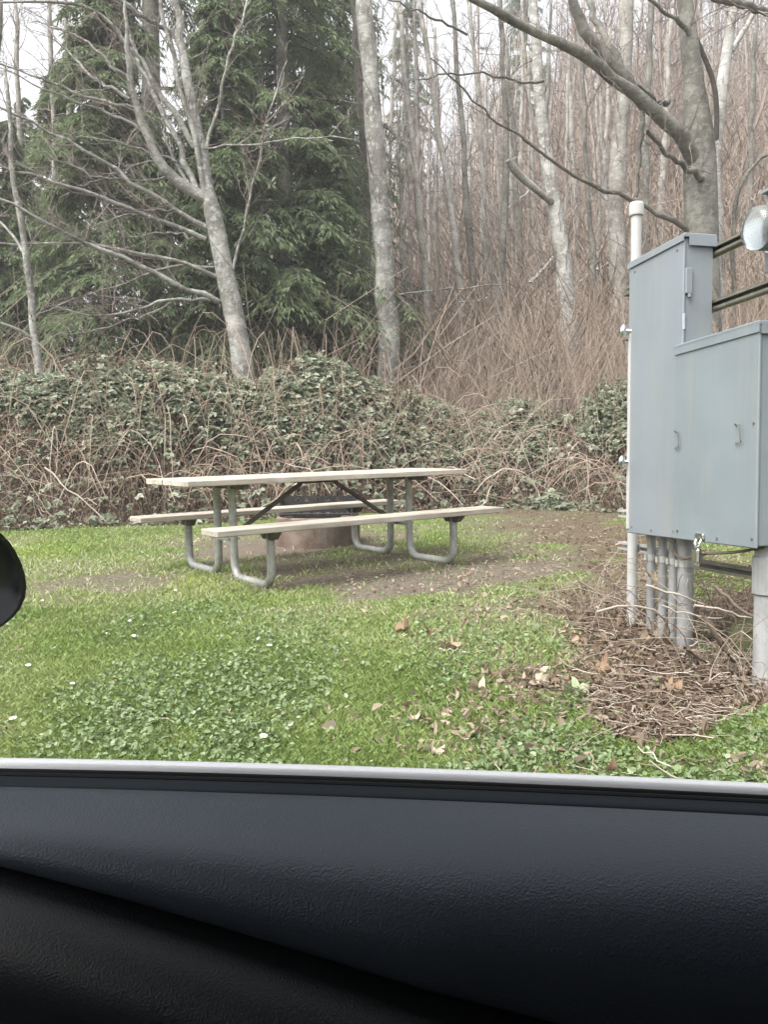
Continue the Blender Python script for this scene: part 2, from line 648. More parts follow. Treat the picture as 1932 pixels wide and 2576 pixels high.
M['ground'] = m_ground()
lawn = tag(ground_mesh('lawn', np.arange(-9, 9.01, 0.07), np.arange(1.0, 13.51, 0.07), M['ground']), 'mown lawn with bare patches around the picnic table', kind='structure')


def m_hill():
    m = Mat('hill_soil', 0.95, spec=0.1)
    v = m.coord()
    n1 = m.noise(0.35, 6, 0.7, v)
    n2 = m.noise(3.0, 5, 0.75, v)
    c = m.ramp(n1, [(0.3, (0.09, 0.066, 0.046)), (0.5, (0.15, 0.11, 0.078)), (0.7, (0.215, 0.165, 0.115))])
    c = m.mix(1.0, c, m.ramp(n2, [(0.3, (0.55, 0.55, 0.5)), (0.7, (1.1, 1.05, 1.0))]), 'MULTIPLY')
    m.color(c)
    m.bump(n2, 0.8, 0.2)
    return m.m


M['hill'] = m_hill()
hx = np.concatenate([np.arange(-75, -9, 3.0), np.arange(-9, 9, 0.45), np.arange(9, 76, 3.0)])
hill = tag(ground_mesh('hillside', hx, np.concatenate([np.arange(13.5, 30, 0.5), np.arange(30, 96, 2.5)]), M['hill']), 'leaf covered slope rising behind the brambles', kind='structure')
b = MB()
for x0, x1 in ((-75, -9), (9, 75)):
    xs, ys = np.linspace(x0, x1, 24), np.linspace(1.0, 13.5, 26)
    X, Y = np.meshgrid(xs, ys)
    V = np.stack([X, Y, gz(X, Y)], -1).reshape(-1, 3)
    i, j = np.meshgrid(np.arange(23), np.arange(25))
    q = (j * 24 + i).ravel()
    b.add(V, np.stack([q, q + 1, q + 25, q + 24], 1))
tag(b.build('ground', M['hill'], smooth=True), kind='structure')
b = MB()
b.add([(-200, -200, -.75), (200, -200, -.75), (200, 200, -.75), (-200, 200, -.75)], [(0, 1, 2, 3)])
tag(b.build('terrain', M['hill']), kind='structure')
b = MB()
b.add([(-75, -9, -.555), (75, -9, -.555), (75, 1.02, -.555), (-75, 1.02, -.555)], [(0, 1, 2, 3)])
tag(b.build('road', M['asphalt']), kind='structure')


# ------------------------------------------------------------------ leaves and blades as real small faces
def leaves(mb, P, D, Nn, L, W, a, fold=0.25):
    """oval folded leaves: base P, direction D, normal Nn, length L, width W"""
    n = len(P)
    D = D / (np.linalg.norm(D, axis=1, keepdims=True) + 1e-9)
    S = np.cross(D, Nn)
    S /= np.linalg.norm(S, axis=1, keepdims=True) + 1e-9
    U = np.cross(S, D)
    L = np.broadcast_to(L, (n,))[:, None]
    W = np.broadcast_to(W, (n,))[:, None]
    V = np.stack([P, P + D * L * .3 + S * W * .5 + U * W * fold, P + D * L * .72 + S * W * .38 + U * W * fold * .6, P + D * L - U * L * .08,
                  P + D * L * .72 - S * W * .38 + U * W * fold * .6, P + D * L * .3 - S * W * .5 + U * W * fold], 1)
    b_ = np.arange(n)[:, None] * 6
    f = np.concatenate([b_ + np.array([[0, 1, 2, 3]]), b_ + np.array([[0, 3, 4, 5]])])
    mb.add(V.reshape(-1, 3), f, np.repeat(a, 6))


def rand_dir(n, up=0.3):
    v = rng.normal(size=(n, 3))
    v[:, 2] = v[:, 2] * 0.6 + up
    return v / np.linalg.norm(v, axis=1, keepdims=True)


def scatter_view(n, x0, x1, y0, y1, pw=1.0):
    """ground points spread roughly evenly as seen from the road side"""
    dx = rng.uniform(x0, x1, n)
    dy = y0 + (y1 - y0) * rng.random(n) ** pw
    X0 = (dx * DS - CX) / F_PX
    t = (CY - dy * DS) / F_PX
    dirz = FWD[2] + UPV[2] * t
    diry = FWD[1] + UPV[1] * t
    Y = np.full(n, 5.0)
    for _ in range(25):
        z = gz(X0 / diry * Y, Y)
        Yn = (z - CAM_Z) / (dirz / diry)
        Yn = np.where((Yn < 0) | (Yn > 16), 16, Yn)
        Y = 0.5 * Y + 0.5 * Yn
    return np.stack([X0 / diry * Y, Y, gz(X0 / diry * Y, Y)], 1)


def grass():
    P = np.concatenate([scatter_view(250000, -80, 1740, 1120, 1720, 0.9)])
    d, l, ms = masks(P)
    gn = fbm(P[:, 0], P[:, 1], 1.6, 3)
    keep = rng.random(len(P)) < np.clip(1.05 - d * 1.25 - l * 1.4 + ms * .5, 0.012, 1)
    keep &= (P[:, 1] < yfront(P[:, 0]) + 0.3)
    P, d, ms, gn = P[keep], d[keep], ms[keep], gn[keep]
    n = len(P)
    dist = P[:, 1]
    h = (0.013 + 0.019 * rng.random(n)) * (0.7 + 0.7 * gn) * (1 + 0.25 * (dist > 5))
    w = 0.0015 + 0.0006 * dist
    az = rng.uniform(0, 2 * math.pi, n)
    lean = rng.uniform(0.2, 1.1, n)
    S = np.stack([np.cos(az), np.sin(az), np.zeros(n)], 1)
    la = rng.uniform(0, 2 * math.pi, n)
    Ld = np.stack([np.cos(la) * lean, np.sin(la) * lean, np.ones(n)], 1)
    V = np.stack([P - S * w[:, None], P + S * w[:, None], P + Ld * h[:, None] * .6 + S * w[:, None] * .7, P + Ld * h[:, None] * np.array([1.25, 1.25, .9])], 1)
    V[:, :2, 2] -= .004
    b_ = np.arange(n)[:, None] * 4
    f = np.concatenate([b_ + np.array([[0, 1, 2]]), b_ + np.array([[0, 2, 3]])])
    yl = fbm(P[:, 0] + 20, P[:, 1] + 11, .8, 4)
    a = np.clip(rng.normal(0.42, 0.2, n) + d * .4 + (gn - .5) * .5 + (yl - .5) * 1.3, 0, 1)
    mb = MB()
    mb.add(V.reshape(-1, 3), f, np.repeat(a, 4))
    tag(mb.build('grass', M['grass']), 'short green lawn grass', kind='stuff')
    # clover and daisy leaves, low rosettes
    P = scatter_view(70000, -80, 1740, 1130, 1720, 0.8)
    d, l, ms = masks(P)
    cn = fbm(P[:, 0] + 9, P[:, 1] + 4, 2.2, 3)
    keep = (rng.random(len(P)) < np.clip(sst(.30, .72, cn) * .62 - d * .5 - l * .85 - ms, 0.015, 1)) & (P[:, 1] < yfront(P[:, 0]) + .2)
    P = P[keep]
    cn = cn[keep]
    n = len(P)
    D = rand_dir(n, 0.15)
    Nn = rand_dir(n, 1.4)
    L = rng.uniform(.008, .021, n) * (1 + 0.09 * P[:, 1])
    P = P + np.array([0, 0, .012]) + np.stack([np.zeros(n), np.zeros(n), rng.uniform(0, .02, n)], 1)
    mb = MB()
    leaves(mb, P, D, Nn, L, L * rng.uniform(.55, .85, n), np.clip(rng.normal(.5, .24, n), 0, 1), 0.15)
    tag(mb.build('clover', M['clover']), 'low clover and daisy leaves in the lawn', kind='stuff')


grass()


def litter():
    P = scatter_view(42000, 700, 1760, 1060, 1720, 0.9)
    d, l, ms = masks(P)
    keep = rng.random(len(P)) < np.clip(l * .8 + d * .12 - .04 + (.05 + .14 * sst(.47, .60, fbm(P[:, 0], P[:, 1], 1.7, 3))) * sst(750, 1050, proj(P)[0]), 0.012, 1)
    keep &= ~((P[:, 1] > yfront(P[:, 0]) + .6))
    P = P[keep]
    n = len(P)
    D = rand_dir(n, 0.1)
    Nn = rand_dir(n, .9)
    L = rng.uniform(.012, .042, n) * np.where(rng.random(n) < .1, 1.6, 1)
    P[:, 2] += rng.uniform(0.002, .022, n)
    mb = MB()
    leaves(mb, P, D, Nn, L, L * rng.uniform(.3, .75, n), np.clip(rng.normal(.5, .25, n) + .45 * (1 - l[keep]), 0, 1), 0.35)
    tag(mb.build('leaf_litter', M['dead_leaf']), 'brown leaf litter under the cabinets', kind='stuff')
    # small chips on the worn earth
    P = scatter_view(9000, -60, 1500, 1110, 1560, 0.9)
    d, l, ms = masks(P)
    keep = rng.random(len(P)) < np.clip(d * .55, 0.02, 1)
    keep &= (P[:, 1] < yfront(P[:, 0]) + .2)
    P = P[keep]
    n = len(P)
    L = rng.uniform(.012, .04, n)
    P[:, 2] += rng.uniform(0.001, .012, n)
    mb = MB()
    leaves(mb, P, rand_dir(n, .05), rand_dir(n, 1.5), L, L * rng.uniform(.25, .7, n), np.clip(rng.normal(.9, .2, n), 0, 1), .1)
    tag(mb.build('wood_chips', M['dead_leaf']), 'leaf and bark chips strewn on the worn earth', kind='stuff')
    # fine twigs
    P = scatter_view(2600, 1000, 1760, 1080, 1720, 0.9)
    d, l, ms = masks(P)
    P = P[(rng.random(len(P)) < np.clip(l, .03, 1)) & (P[:, 1] < yfront(P[:, 0]) + .4)]
    n = len(P)
    az = rng.uniform(0, 2 * math.pi, n)
    Ln = rng.uniform(.04, .22, n)
    t = np.linspace(-.5, .5, 5)
    Q = P[:, None, :] + (np.stack([np.cos(az), np.sin(az), rng.normal(0, .12, n)], 1) * Ln[:, None])[:, None, :] * t[None, :, None]
    Q += rng.normal(0, .006, Q.shape)
    Q[:, :, 2] += .02 + rng.uniform(0, .03, n)[:, None]
    mb = MB()
    mb.tubes(Q, rng.uniform(.0009, .0024, n)[:, None], 4, rng.random(n))
    tag(mb.build('fine_twigs', M['stick']), 'fine dead twigs lying in the leaf litter', kind='stuff')


litter()

# ------------------------------------------------------------------ bramble bank
GREEN = [(300, 870, 240, 66, 1), (560, 860, 190, 62, 1), (740, 825, 120, 50, .85), (450, 930, 200, 40, .7), (1000, 965, 180, 46, 1), (1135, 905, 85, 50, 1), (890, 890, 110, 45, .6),
         (1310, 900, 70, 60, .9), (60, 850, 120, 50, .8), (690, 930, 150, 55, .75), (1190, 1090, 55, 24, .9), (830, 960, 90, 40, .6), (1240, 830, 70, 40, .35), (980, 800, 120, 40, .3), (130, 930, 100, 30, .4)]
TOPX = np.array([-200, 0, 120, 230, 340, 470, 560, 650, 750, 830, 900, 1000, 1100, 1250, 1330, 1500, 1700.])
TOPY = np.array([820, 815, 835, 805, 775, 795, 840, 805, 785, 830, 880, 915, 890, 890, 860, 810, 800.])


def bank_top(x, y):
    """height of the thicket over the ground"""
    dxx = (CX + F_PX * x / np.maximum(y, 3)) / DS
    yt = np.interp(dxx, TOPX, TOPY)
    ztop = CAM_Z + (1213 - yt * DS) / F_PX * (yfront(x) + 2.0)
    d = y - yfront(x)
    g = gz(x, y)
    prof = sst(-0.5, 1.7, d) ** 0.75
    rag = (fbm(x + 3, y * .6, 1.0, 3) - .5) * 1.0 + (fbm(x, y, 3.0, 2) - .5) * .35
    return np.maximum(g + .05, gz(x, yfront(x)) + (ztop - gz(x, yfront(x)) + rag) * prof)


def bramble():
    n = 100000
    x = rng.uniform(-8.5, 8.0, n)
    d = rng.uniform(-0.45, 3.2, n)
    y = yfront(x) + d
    zt = bank_top(x, y)
    dep = rng.exponential(.11, n)
    z = zt - dep + rng.normal(0, .06, n) + .10 * (fbm(x, y, 1.6, 3) - .5)
    P = np.stack([x, y, np.maximum(z, gz(x, y) + .03)], 1)
    g = blobs(P, GREEN)
    cl = fbm(P[:, 0] + P[:, 2] * .7, P[:, 1] - P[:, 2], 2.4, 3)
    pg = np.clip(g * 1.5 * sst(.29, .50, cl) + .06, 0, 1)
    r_ = rng.random(n)
    isg = r_ < pg
    isd = (~isg) & (rng.random(n) < .6)
    for sel, nm, mat, lab, L0, L1 in ((isg, 'bramble_leaves', M['bramble_leaf'], 'green bramble leaves over the bank behind the picnic table', .04, .145),
                                       (isd, 'dead_bramble_leaves', M['dead_leaf'], 'withered brown bramble leaves among the canes', .03, .07)):
        Q = P[sel]
        m = len(Q)
        out = np.stack([rng.normal(0, .7, m), -np.abs(rng.normal(.5, .5, m)), rng.normal(-.05, .45, m)], 1)
        Nn = np.stack([rng.normal(0, .35, m), rng.normal(-.45, .35, m), np.ones(m)], 1)
        Ls = rng.uniform(L0, L1, m)
        mb = MB()
        av = np.clip(rng.normal(.5, .23, m) + (fbm(Q[:, 0], Q[:, 2] * 2, 1.8, 2) - .5) * .5, 0, 1)
        if nm == 'bramble_leaves':
            # three leaflets on one stalk
            for k, ang in enumerate((-0.9, 0, 0.9)):
                c, s_ = math.cos(ang), math.sin(ang)
                S = np.cross(out, Nn)
                S /= np.linalg.norm(S, axis=1, keepdims=True)
                o2 = out / np.linalg.norm(out, axis=1, keepdims=True) * c + S * s_
                leaves(mb, Q, o2, Nn, Ls * (1 if k == 1 else .85), Ls * .62, np.clip(av + rng.normal(0, .06, m), 0, 1), .2)
        else:
            leaves(mb, Q, out, Nn, Ls, Ls * rng.uniform(.35, .7, m), av, .35)
        tag(mb.build(nm, mat), lab, kind='stuff')
    # arching canes
    n = 2500
    x = rng.uniform(-8.5, 8.0, n)
    y = yfront(x) + np.where(rng.random(n) < .55, rng.uniform(-.15, .8, n), rng.uniform(.3, 2.4, n))
    z0 = gz(x, y)
    top = bank_top(x, y) - z0
    L = rng.uniform(.5, 1.9, n)
    az = rng.uniform(0, 2 * math.pi, n)
    H = np.minimum(rng.uniform(.25, 1.1, n) * (top + .55), 2.5)
    t = np.linspace(0, 1, 9)
    hx_ = np.cos(az) * L
    hy = np.sin(az) * L * .45 - .25 * L * rng.random(n)
    Q = np.stack([x[:, None] + hx_[:, None] * t ** 1.3, y[:, None] + hy[:, None] * t ** 1.5, z0[:, None] + H[:, None] * (np.sin(t * rng.uniform(1.9, 3.0, n)[:, None]))], -1)
    wig = rng.normal(0, .035, Q.shape)
    Q += np.cumsum(wig, axis=1) * .9
    Q[:, :, 2] = np.maximum(Q[:, :, 2], gz(Q[:, :, 0], Q[:, :, 1]) + .01)
    low = 1 - np.clip(top / 1.6, 0, 1)
    mb = MB()
    mb.tubes(Q, ((.0025 + .009 * rng.random(n) ** 2.2)[:, None] * np.linspace(1, .5, 9)), 4, np.clip(rng.normal(.42, .2, n) + low * .28, 0, 1))
    tag(mb.build('bramble_canes', M['cane']), 'tangle of brown bramble canes along the foot of the bank', kind='stuff')
    # reddish upright stems behind
    n = 4600
    x = rng.uniform(-7, 8.5, n)
    y = yfront(x) + rng.uniform(.7, 4.8, n)
    wgt = sst(-1.5, 1.2, x)
    k = rng.random(n) < .10 + .9 * wgt
    x, y = x[k], y[k]
    n = len(x)
    z0 = np.maximum(gz(x, y), 0)
    H = rng.uniform(.5, 1.9, n) * (.6 + .7 * sst(-1, 2, x))
    t = np.linspace(0, 1, 6)
    Q = np.stack([x[:, None] + rng.normal(0, .6, n)[:, None] * t ** 1.6, y[:, None] + rng.normal(0, .2, n)[:, None] * t, z0[:, None] + .5 * wgt[:len(z0)].mean() + H[:, None] * t], -1)
    Q += np.cumsum(rng.normal(0, .03, Q.shape), axis=1) * .6
    mb = MB()
    mb.tubes(Q, rng.uniform(.003, .007, n)[:, None] * np.linspace(1, .4, 6), 3, rng.random(n))
    tag(mb.build('dead_stems', M['brush']), 'reddish brown dead stems standing behind the brambles', kind='stuff')


bramble()

# a few single canes that stand out against the bank
CANES = [([(95, 1010), (150, 1060), (205, 1105), (260, 1150)], 10.2, 'pale thick bramble cane slanting down near the left edge of the bank'),
         ([(395, 895), (405, 930), (408, 955)], 11.3, 'short pale upright stalk amid green bramble leaves left of the table'),
         ([(1290, 880), (1305, 960), (1312, 1010), (1330, 1060)], 12.0, 'tall tan stalk bending beside the tall cabinet'),
         ([(1060, 1050), (1045, 1080), (1025, 1105)], 11.9, 'pale broken stick leaning behind the right end of the near bench'),
         ([(1225, 995), (1245, 960), (1262, 940)], 12.1, 'short forked pale stem in the brambles left of the tall cabinet'),
         ([(310, 785), (340, 775), (365, 790), (380, 815)], 12.2, 'arching bramble cane looping above the green leaves')]
for pts, Y, lab in CANES:
    mb = MB()
    P = np.array([at(p[0], p[1], Y + .04 * i) for i, p in enumerate(pts)])
    P = np.stack([np.interp(np.linspace(0, 1, 12), np.linspace(0, 1, len(P)), P[:, k]) for k in range(3)], 1)
    P[1:-1] += np.cumsum(rng.normal(0, .012, (10, 3)), 0)
    mb.tubes(P, np.linspace(.011, .006, 12), 6, .95)
    tag(mb.build('bramble_cane', M['cane'], smooth=True), lab, 'bramble cane', 'single canes in the bramble bank')


# ------------------------------------------------------------------ bare trees
def resample(P, n):
    P = np.asarray(P, float)
    s = np.concatenate([[0], np.cumsum(np.linalg.norm(np.diff(P, axis=0), axis=1))])
    u = np.linspace(0, s[-1], n)
    Q = np.stack([np.interp(u, s, P[:, k]) for k in range(3)], 1)
    # soften the corners
    for _ in range(2):
        Q[1:-1] = .25 * Q[:-2] + .5 * Q[1:-1] + .25 * Q[2:]
    return Q


def rough_r(r, n, amt=.06):
    return r * (1 + amt * rng.normal(size=n))


def twigs(mb, paths, per_m, length, rad, up=.35, spread=1.0, bias=(0, 0, 0), sub=3, start=.25, k=6):
    """side twigs with their own twiglets along given paths"""
    for Q in paths:
        Ltot = np.linalg.norm(np.diff(Q, axis=0), axis=1).sum()
        n = max(1, int(per_m * Ltot))
        u = rng.uniform(start, 1, n) * (len(Q) - 1)
        i = np.clip(u.astype(int), 0, len(Q) - 2)
        f = (u - i)[:, None]
        B = Q[i] * (1 - f) + Q[i + 1] * f
        T = Q[i + 1] - Q[i]
        T /= np.linalg.norm(T, axis=1, keepdims=True) + 1e-9
        Dd = T * .55 + rng.normal(size=(n, 3)) * spread * .75 + np.array([0, 0, up]) + np.array(bias)
        Dd /= np.linalg.norm(Dd, axis=1, keepdims=True)
        L = length * rng.uniform(.35, 1.1, n) * (1.15 - .6 * u / len(Q))
        t = np.linspace(0, 1, k)
        P = B[:, None, :] + Dd[:, None, :] * (L[:, None] * t)[:, :, None]
        P[:, :, 2] += (np.sin(t * 1.6) * .12)[None] * L[:, None]
        P[:, 1:] += np.cumsum(rng.normal(0, 1, (n, k - 1, 3)) * (L * .035)[:, None, None], axis=1)
        av = rng.random(n)
        mb.tubes(P, (rad * rng.uniform(.6, 1.2, n))[:, None] * np.linspace(1, .35, k), 3, av)
        if sub:
            m = n * sub
            ii = np.repeat(np.arange(n), sub)
            j = rng.integers(1, k - 1, m)
            B2 = P[ii, j]
            T2 = P[ii, j + 1] - P[ii, j]
            T2 /= np.linalg.norm(T2, axis=1, keepdims=True) + 1e-9
            D2 = T2 + rng.normal(size=(m, 3)) * .55 + np.array([0, 0, up * .6])
            D2 /= np.linalg.norm(D2, axis=1, keepdims=True)
            L2 = L[ii] * rng.uniform(.2, .5, m)
            t2 = np.linspace(0, 1, 3)
            P2 = B2[:, None, :] + D2[:, None, :] * (L2[:, None] * t2)[:, :, None]
            P2[:, 1:] += rng.normal(0, 1, (m, 2, 3)) * (L2 * .06)[:, None, None]
            mb.tubes(P2, (rad * .5) * np.array([1, .8, .4]), 3, av[ii])


def limb_path(pts, Y0, Y1, cs, n):
    P = np.array([at(p[0] * cs, p[1] * cs, Y0 + (Y1 - Y0) * i / max(1, len(pts) - 1)) for i, p in enumerate(pts)])
    return resample(P, n)


# --- the leaning alder (points in half-size of the 0-966 x 0-1000 part of the view)
AY = 13.4
alder = empty('alder_tree', (0, 0, 0))
tag(alder, 'leaning pale grey bare alder rising from the brambles behind the picnic table', 'tree')
tr = limb_path([(1120, 2050), (1092, 1850), (1062, 1680), (1020, 1400), (975, 1200), (940, 1020), (905, 860), (888, 770)], AY, AY, .5, 28)
mb = MB()
mb.tubes(tr, rough_r(np.interp(np.linspace(0, 1, 28), [0, .9, 1], [.205, .14, .06]), 28, .025), 16, cap=True)
mb.build('trunk', M['alder'], alder, smooth=True)
ALD = [  # points, start radius, end radius, depth change, label
    ([(910, 880), (870, 680), (840, 500), (800, 300), (770, 130), (745, -60)], .115, .06, .6),
    ([(890, 860), (760, 780), (690, 720), (640, 640), (610, 540), (570, 420), (550, 330), (548, 230), (560, 110), (540, -40)], .105, .022, -.6),
    ([(885, 870), (862, 700), (830, 550), (790, 420), (740, 250), (720, 130), (690, -30)], .05, .03, -.2),
    ([(850, 830), (780, 640), (700, 480), (640, 380), (560, 180), (540, 40)], .06, .02, 1.0),
    ([(840, 640), (700, 420), (560, 200), (450, 60), (400, 12), (200, 5), (0, 10)], .05, .015, -1.0),
    ([(945, 1305), (820, 1245), (640, 1170), (480, 1100), (380, 1045), (250, 985), (120, 920), (-30, 850)], .048, .018, -1.6),
    ([(925, 1300), (870, 1290), (745, 1280), (650, 1325), (520, 1365), (350, 1365), (240, 1325)], .03, .010, -1.2),
    ([(770, 1286), (680, 1350), (560, 1390), (430, 1420), (340, 1445), (250, 1435)], .018, .007, -1.0),
    ([(935, 1195), (800, 1135), (680, 1105), (520, 1075), (400, 1055), (250, 1050), (100, 1052), (-20, 1048)], .038, .014, -.8),
    ([(925, 1155), (800, 1140), (650, 1170), (520, 1220), (380, 1280), (250, 1320), (150, 1360)], .024, .007, .7),
    ([(890, 1035), (720, 960), (560, 905), (400, 835), (300, 800), (150, 760), (-20, 705)], .046, .018, -1.2),
    ([(900, 985), (740, 895), (600, 810), (480, 720), (330, 630), (200, 565), (100, 510), (-20, 455)], .046, .016, -.9),
    ([(760, 905), (620, 915), (480, 945), (350, 1005)], .018, .006, .5),
    ([(880, 1030), (740, 1000), (620, 1020), (500, 1020)], .02, .006, .6),
    ([(720, 765), (560, 785), (450, 775), (330, 730), (180, 645)], .024, .008, -.7),
    ([(690, 692), (520, 735), (420, 780), (330, 800)], .018, .006, -.4),
    ([(760, 700), (600, 640), (460, 600), (330, 590), (230, 570)], .024, .007, -.8),
    ([(590, 470), (480, 440), (380, 425), (280, 380), (180, 340), (60, 300), (-20, 270)], .032, .012, -.6),
    ([(620, 570), (480, 480), (400, 462), (300, 440), (220, 410), (100, 330), (-20, 285)], .028, .010, -.4),
    ([(550, 330), (480, 290), (420, 230), (370, 170), (260, 120), (150, 90)], .03, .010, .2),
    ([(560, 430), (440, 360), (350, 290), (280, 220), (200, 100)], .028, .010, .5),
    ([(1000, 1200), (1040, 1020), (1080, 880), (1110, 700), (1140, 560), (1190, 420), (1240, 260)], .026, .010, -.7),
    ([(880, 642), (1000, 632), (1120, 625), (1260, 600), (1400, 588), (1540, 605)], .02, .008, -1.0),
    ([(745, 150), (680, 110), (600, 60), (500, -20)], .045, .03, -.5),
    ([(890, 640), (940, 440), (1000, 200), (1060, 60), (1090, -40)], .032, .015, .6),
    ([(800, 800), (720, 620), (705, 500)], .03, .012, .4),
]
paths = []
for pts, r0, r1, dy in ALD:
    n = 14
    Q = limb_path(pts, AY, AY + dy, .5, n)
    Q[1:-1] += rng.normal(0, .018, (n - 2, 3))
    mb = MB()
    mb.tubes(Q, rough_r(np.linspace(r0, r1, n), n, .05), 8, .7)
    mb.build('branch', M['alder'], alder, smooth=True)
    paths.append(Q)
mb = MB()
twigs(mb, paths, 7.5, 1.05, .0075, .22, .8, (-.15, 0, 0), 4, .15)
tag(mb.build('twigs', M['twig'], alder), kind='stuff')

# --- maple on the right with heavy limbs (points in half-size of the 966-1932 part)
MY = 13.0
maple = empty('maple_tree')
tag(maple, 'stout grey bare maple behind the electrical cabinets with limbs sweeping left', 'tree')


def rp(pts):
    return [(1659 + x, y) for x, y in pts]


tr = limb_path(rp([(1395, 2300), (1385, 1600), (1372, 1000), (1370, 780), (1360, 560), (1335, 300), (1310, 80), (1290, -120)]), MY, MY, .5, 26)
mb = MB()
mb.tubes(tr, np.interp(np.linspace(0, 1, 26), [0, .45, .70, .80, 1], [.33, .27, .25, .16, .10]), 18, cap=True)
mb.build('trunk', M['maple'], maple, smooth=True)
MAP = [
    ([(1372, 740), (1345, 650), (1285, 572), (1200, 500), (1100, 430), (1000, 335), (950, 290), (850, 240), (700, 150), (540, 80), (370, -10)], .13, .045, -1.8),
    ([(1130, 460), (1040, 340), (960, 250), (880, 150), (830, 60), (790, -60)], .11, .075, -.5),
    ([(1090, 380), (1000, 250), (940, 140), (880, -20)], .07, .045, .8),
    ([(1420, 780), (1350, 765), (1270, 695), (1200, 650), (1140, 570)], .055, .025, -1.5),
    ([(1330, 1010), (1290, 980), (1140, 910), (1030, 830), (930, 825), (780, 740), (680, 660), (600, 600)], .05, .018, -1.5),
    ([(690, 665), (560, 560), (440, 490), (300, 340), (200, 250)], .022, .010, -1.2),
    ([(1345, 200), (1320, 130), (1270, 90), (1200, 40), (1130, -20)], .045, .02, -.6),
    ([(1230, 440), (1190, 450), (1140, 410), (1100, 370)], .045, .02, -.7),
    ([(1120, 470), (1110, 620), (1100, 740), (1090, 850)], .04, .025, .3),
    ([(1700, 60), (1600, 40), (1500, 15), (1400, -30)], .055, .045, -3.0),
    ([(690, 350), (620, 370), (560, 345), (420, 315), (280, 320), (150, 345)], .022, .01, -1.4),
    ([(360, 150), (240, 90), (120, 40), (0, -10)], .02, .01, -1.4),
]
paths = []
for pts, r0, r1, dy in MAP:
    n = 14
    Q = limb_path(rp(pts), MY, MY + dy, .5, n)
    Q[1:-1] += rng.normal(0, .018, (n - 2, 3))
    mb = MB()
    mb.tubes(Q, rough_r(np.linspace(r0, r1, n), n, .05), 9)
    mb.build('branch', M['maple'], maple, smooth=True)
    paths.append(Q)
mb = MB()
twigs(mb, paths, 6.0, .9, .0075, .2, .9, (0, 0, 0), 4, .12)
tag(mb.build('twigs', M['twig'], maple), kind='stuff')


# --- slender trunks behind; x, y in full view coordinates
def slim_tree(name, pts, Y, r0, r1, label, mat='thin_alder', crown=True, group=None, ext=True, tw='twig', dens=2.6, tl=1.3, cat='tree'):
    o = empty(name)
    tag(o, label, cat, group)
    P = np.array([at(p[0], p[1], Y) for p in pts])
    if ext:
        d = P[0] - P[1]
        P = np.concatenate([[P[0] + d / max(1e-6, abs(d[2])) * 3.0 * np.array([.4, .4, 1])], P])
    Q = resample(P, 20)
    Q[1:-1] += rng.normal(0, .02, (18, 3))
    mb = MB()
    mb.tubes(Q, rough_r(np.linspace(r0, r1, 20), 20, .05), 9, cap=True)
    mb.build('trunk', M[mat], o, smooth=True)
    if crown:
        mb = MB()
        twigs(mb, [Q], dens, tl, .011 * (Y / 18) ** .5, .45, .9, (0, 0, 0), 5, .4)
        tag(mb.build('crown', M[tw], o), kind='stuff')
    return o


slim_tree('alder_tree', [(842, 900), (836, 640), (822, 420), (802, 200), (785, -40)], 15.6, .25, .15, 'tall thick pale alder trunk standing right of the green conifers', 'alder', tl=1.8)
slim_tree('conifer_snag', [(790, 480), (785, 250), (772, 100), (765, -30)], 19.5, .15, .12, 'dark slender trunk close behind the thick pale alder', 'dark_bark', tw='twig')
slim_tree('alder_tree', [(1238, 790), (1215, 575), (1200, 450), (1180, 340), (1166, 200), (1150, -30)], 17.0, .25, .09, 'pale blotched alder trunk in mid view left of the capped pipe post', 'birch', tl=1.5)
o = slim_tree('birch_tree', [(1552, 640), (1545, 400), (1549, 290), (1566, 180), (1575, 95), (1590, -30)], 14.2, .13, .085, 'slender white barked birch beside the stout maple trunk', 'birch')
Q = limb_path([(1582, 110), (1605, 70), (1640, 15), (1660, -30)], 14.2, 14.0, 1.0, 8)
MB().tubes(Q, np.linspace(.05, .035, 8), 7).build('branch', M['birch'], o, smooth=True)
Q = limb_path([(1547, 330), (1550, 255), (1549, 185), (1524, 125), (1494, 65), (1482, -20)], 14.2, 13.5, 1.0, 12)
MB().tubes(Q, np.linspace(.05, .035, 12), 8).build('branch', M['dark_bark'], o, smooth=True)
o = slim_tree('forked_sapling', [(1585, 700), (1585, 490), (1586, 420), (1610, 370), (1640, 340), (1680, 325)], 13.6, .05, .03, 'forked mossy sapling right of the maple at the right edge', 'maple')
slim_tree('alder_tree', [(1338, 760), (1335, 560), (1330, 420), (1345, 250), (1352, 80), (1356, -40)], 19, .24, .15, 'straight grey trunk just left of the white capped post', 'thin_alder')
o = slim_tree('alder_tree', [(92, 880), (75, 740), (60, 600), (45, 500), (30, 400), (20, 300), (8, 150)], 12.2, .085, .03, 'thin leaning pale sapling at the left edge of the view', 'alder', tl=1.0)
Q = limb_path([(75, 737), (40, 712), (-10, 695)], 12.2, 11.8, 1.0, 8)
MB().tubes(Q, np.linspace(.035, .02, 8), 7).build('branch', M['alder'], o, smooth=True)
Q = limb_path([(58, 560), (30, 510), (-10, 470)], 12.2, 12.6, 1.0, 8)
MB().tubes(Q, np.linspace(.03, .015, 8), 7).build('branch', M['alder'], o, smooth=True)
# broken, angled limb in the mid wood
mb = MB()
mb.tubes(limb_path([(1098, 345), (1115, 372), (1150, 402), (1178, 425), (1196, 440)], 16.4, 16.9, 1.0, 12), np.array([.045, .08, .088, .08, .082, .078, .075, .075, .072, .07, .07, .068]), 10, cap=True)
tag(mb.build('broken_limb', M['thin_alder'], smooth=True), 'thick broken pale limb slanting up left from the blotched alder', 'limb')

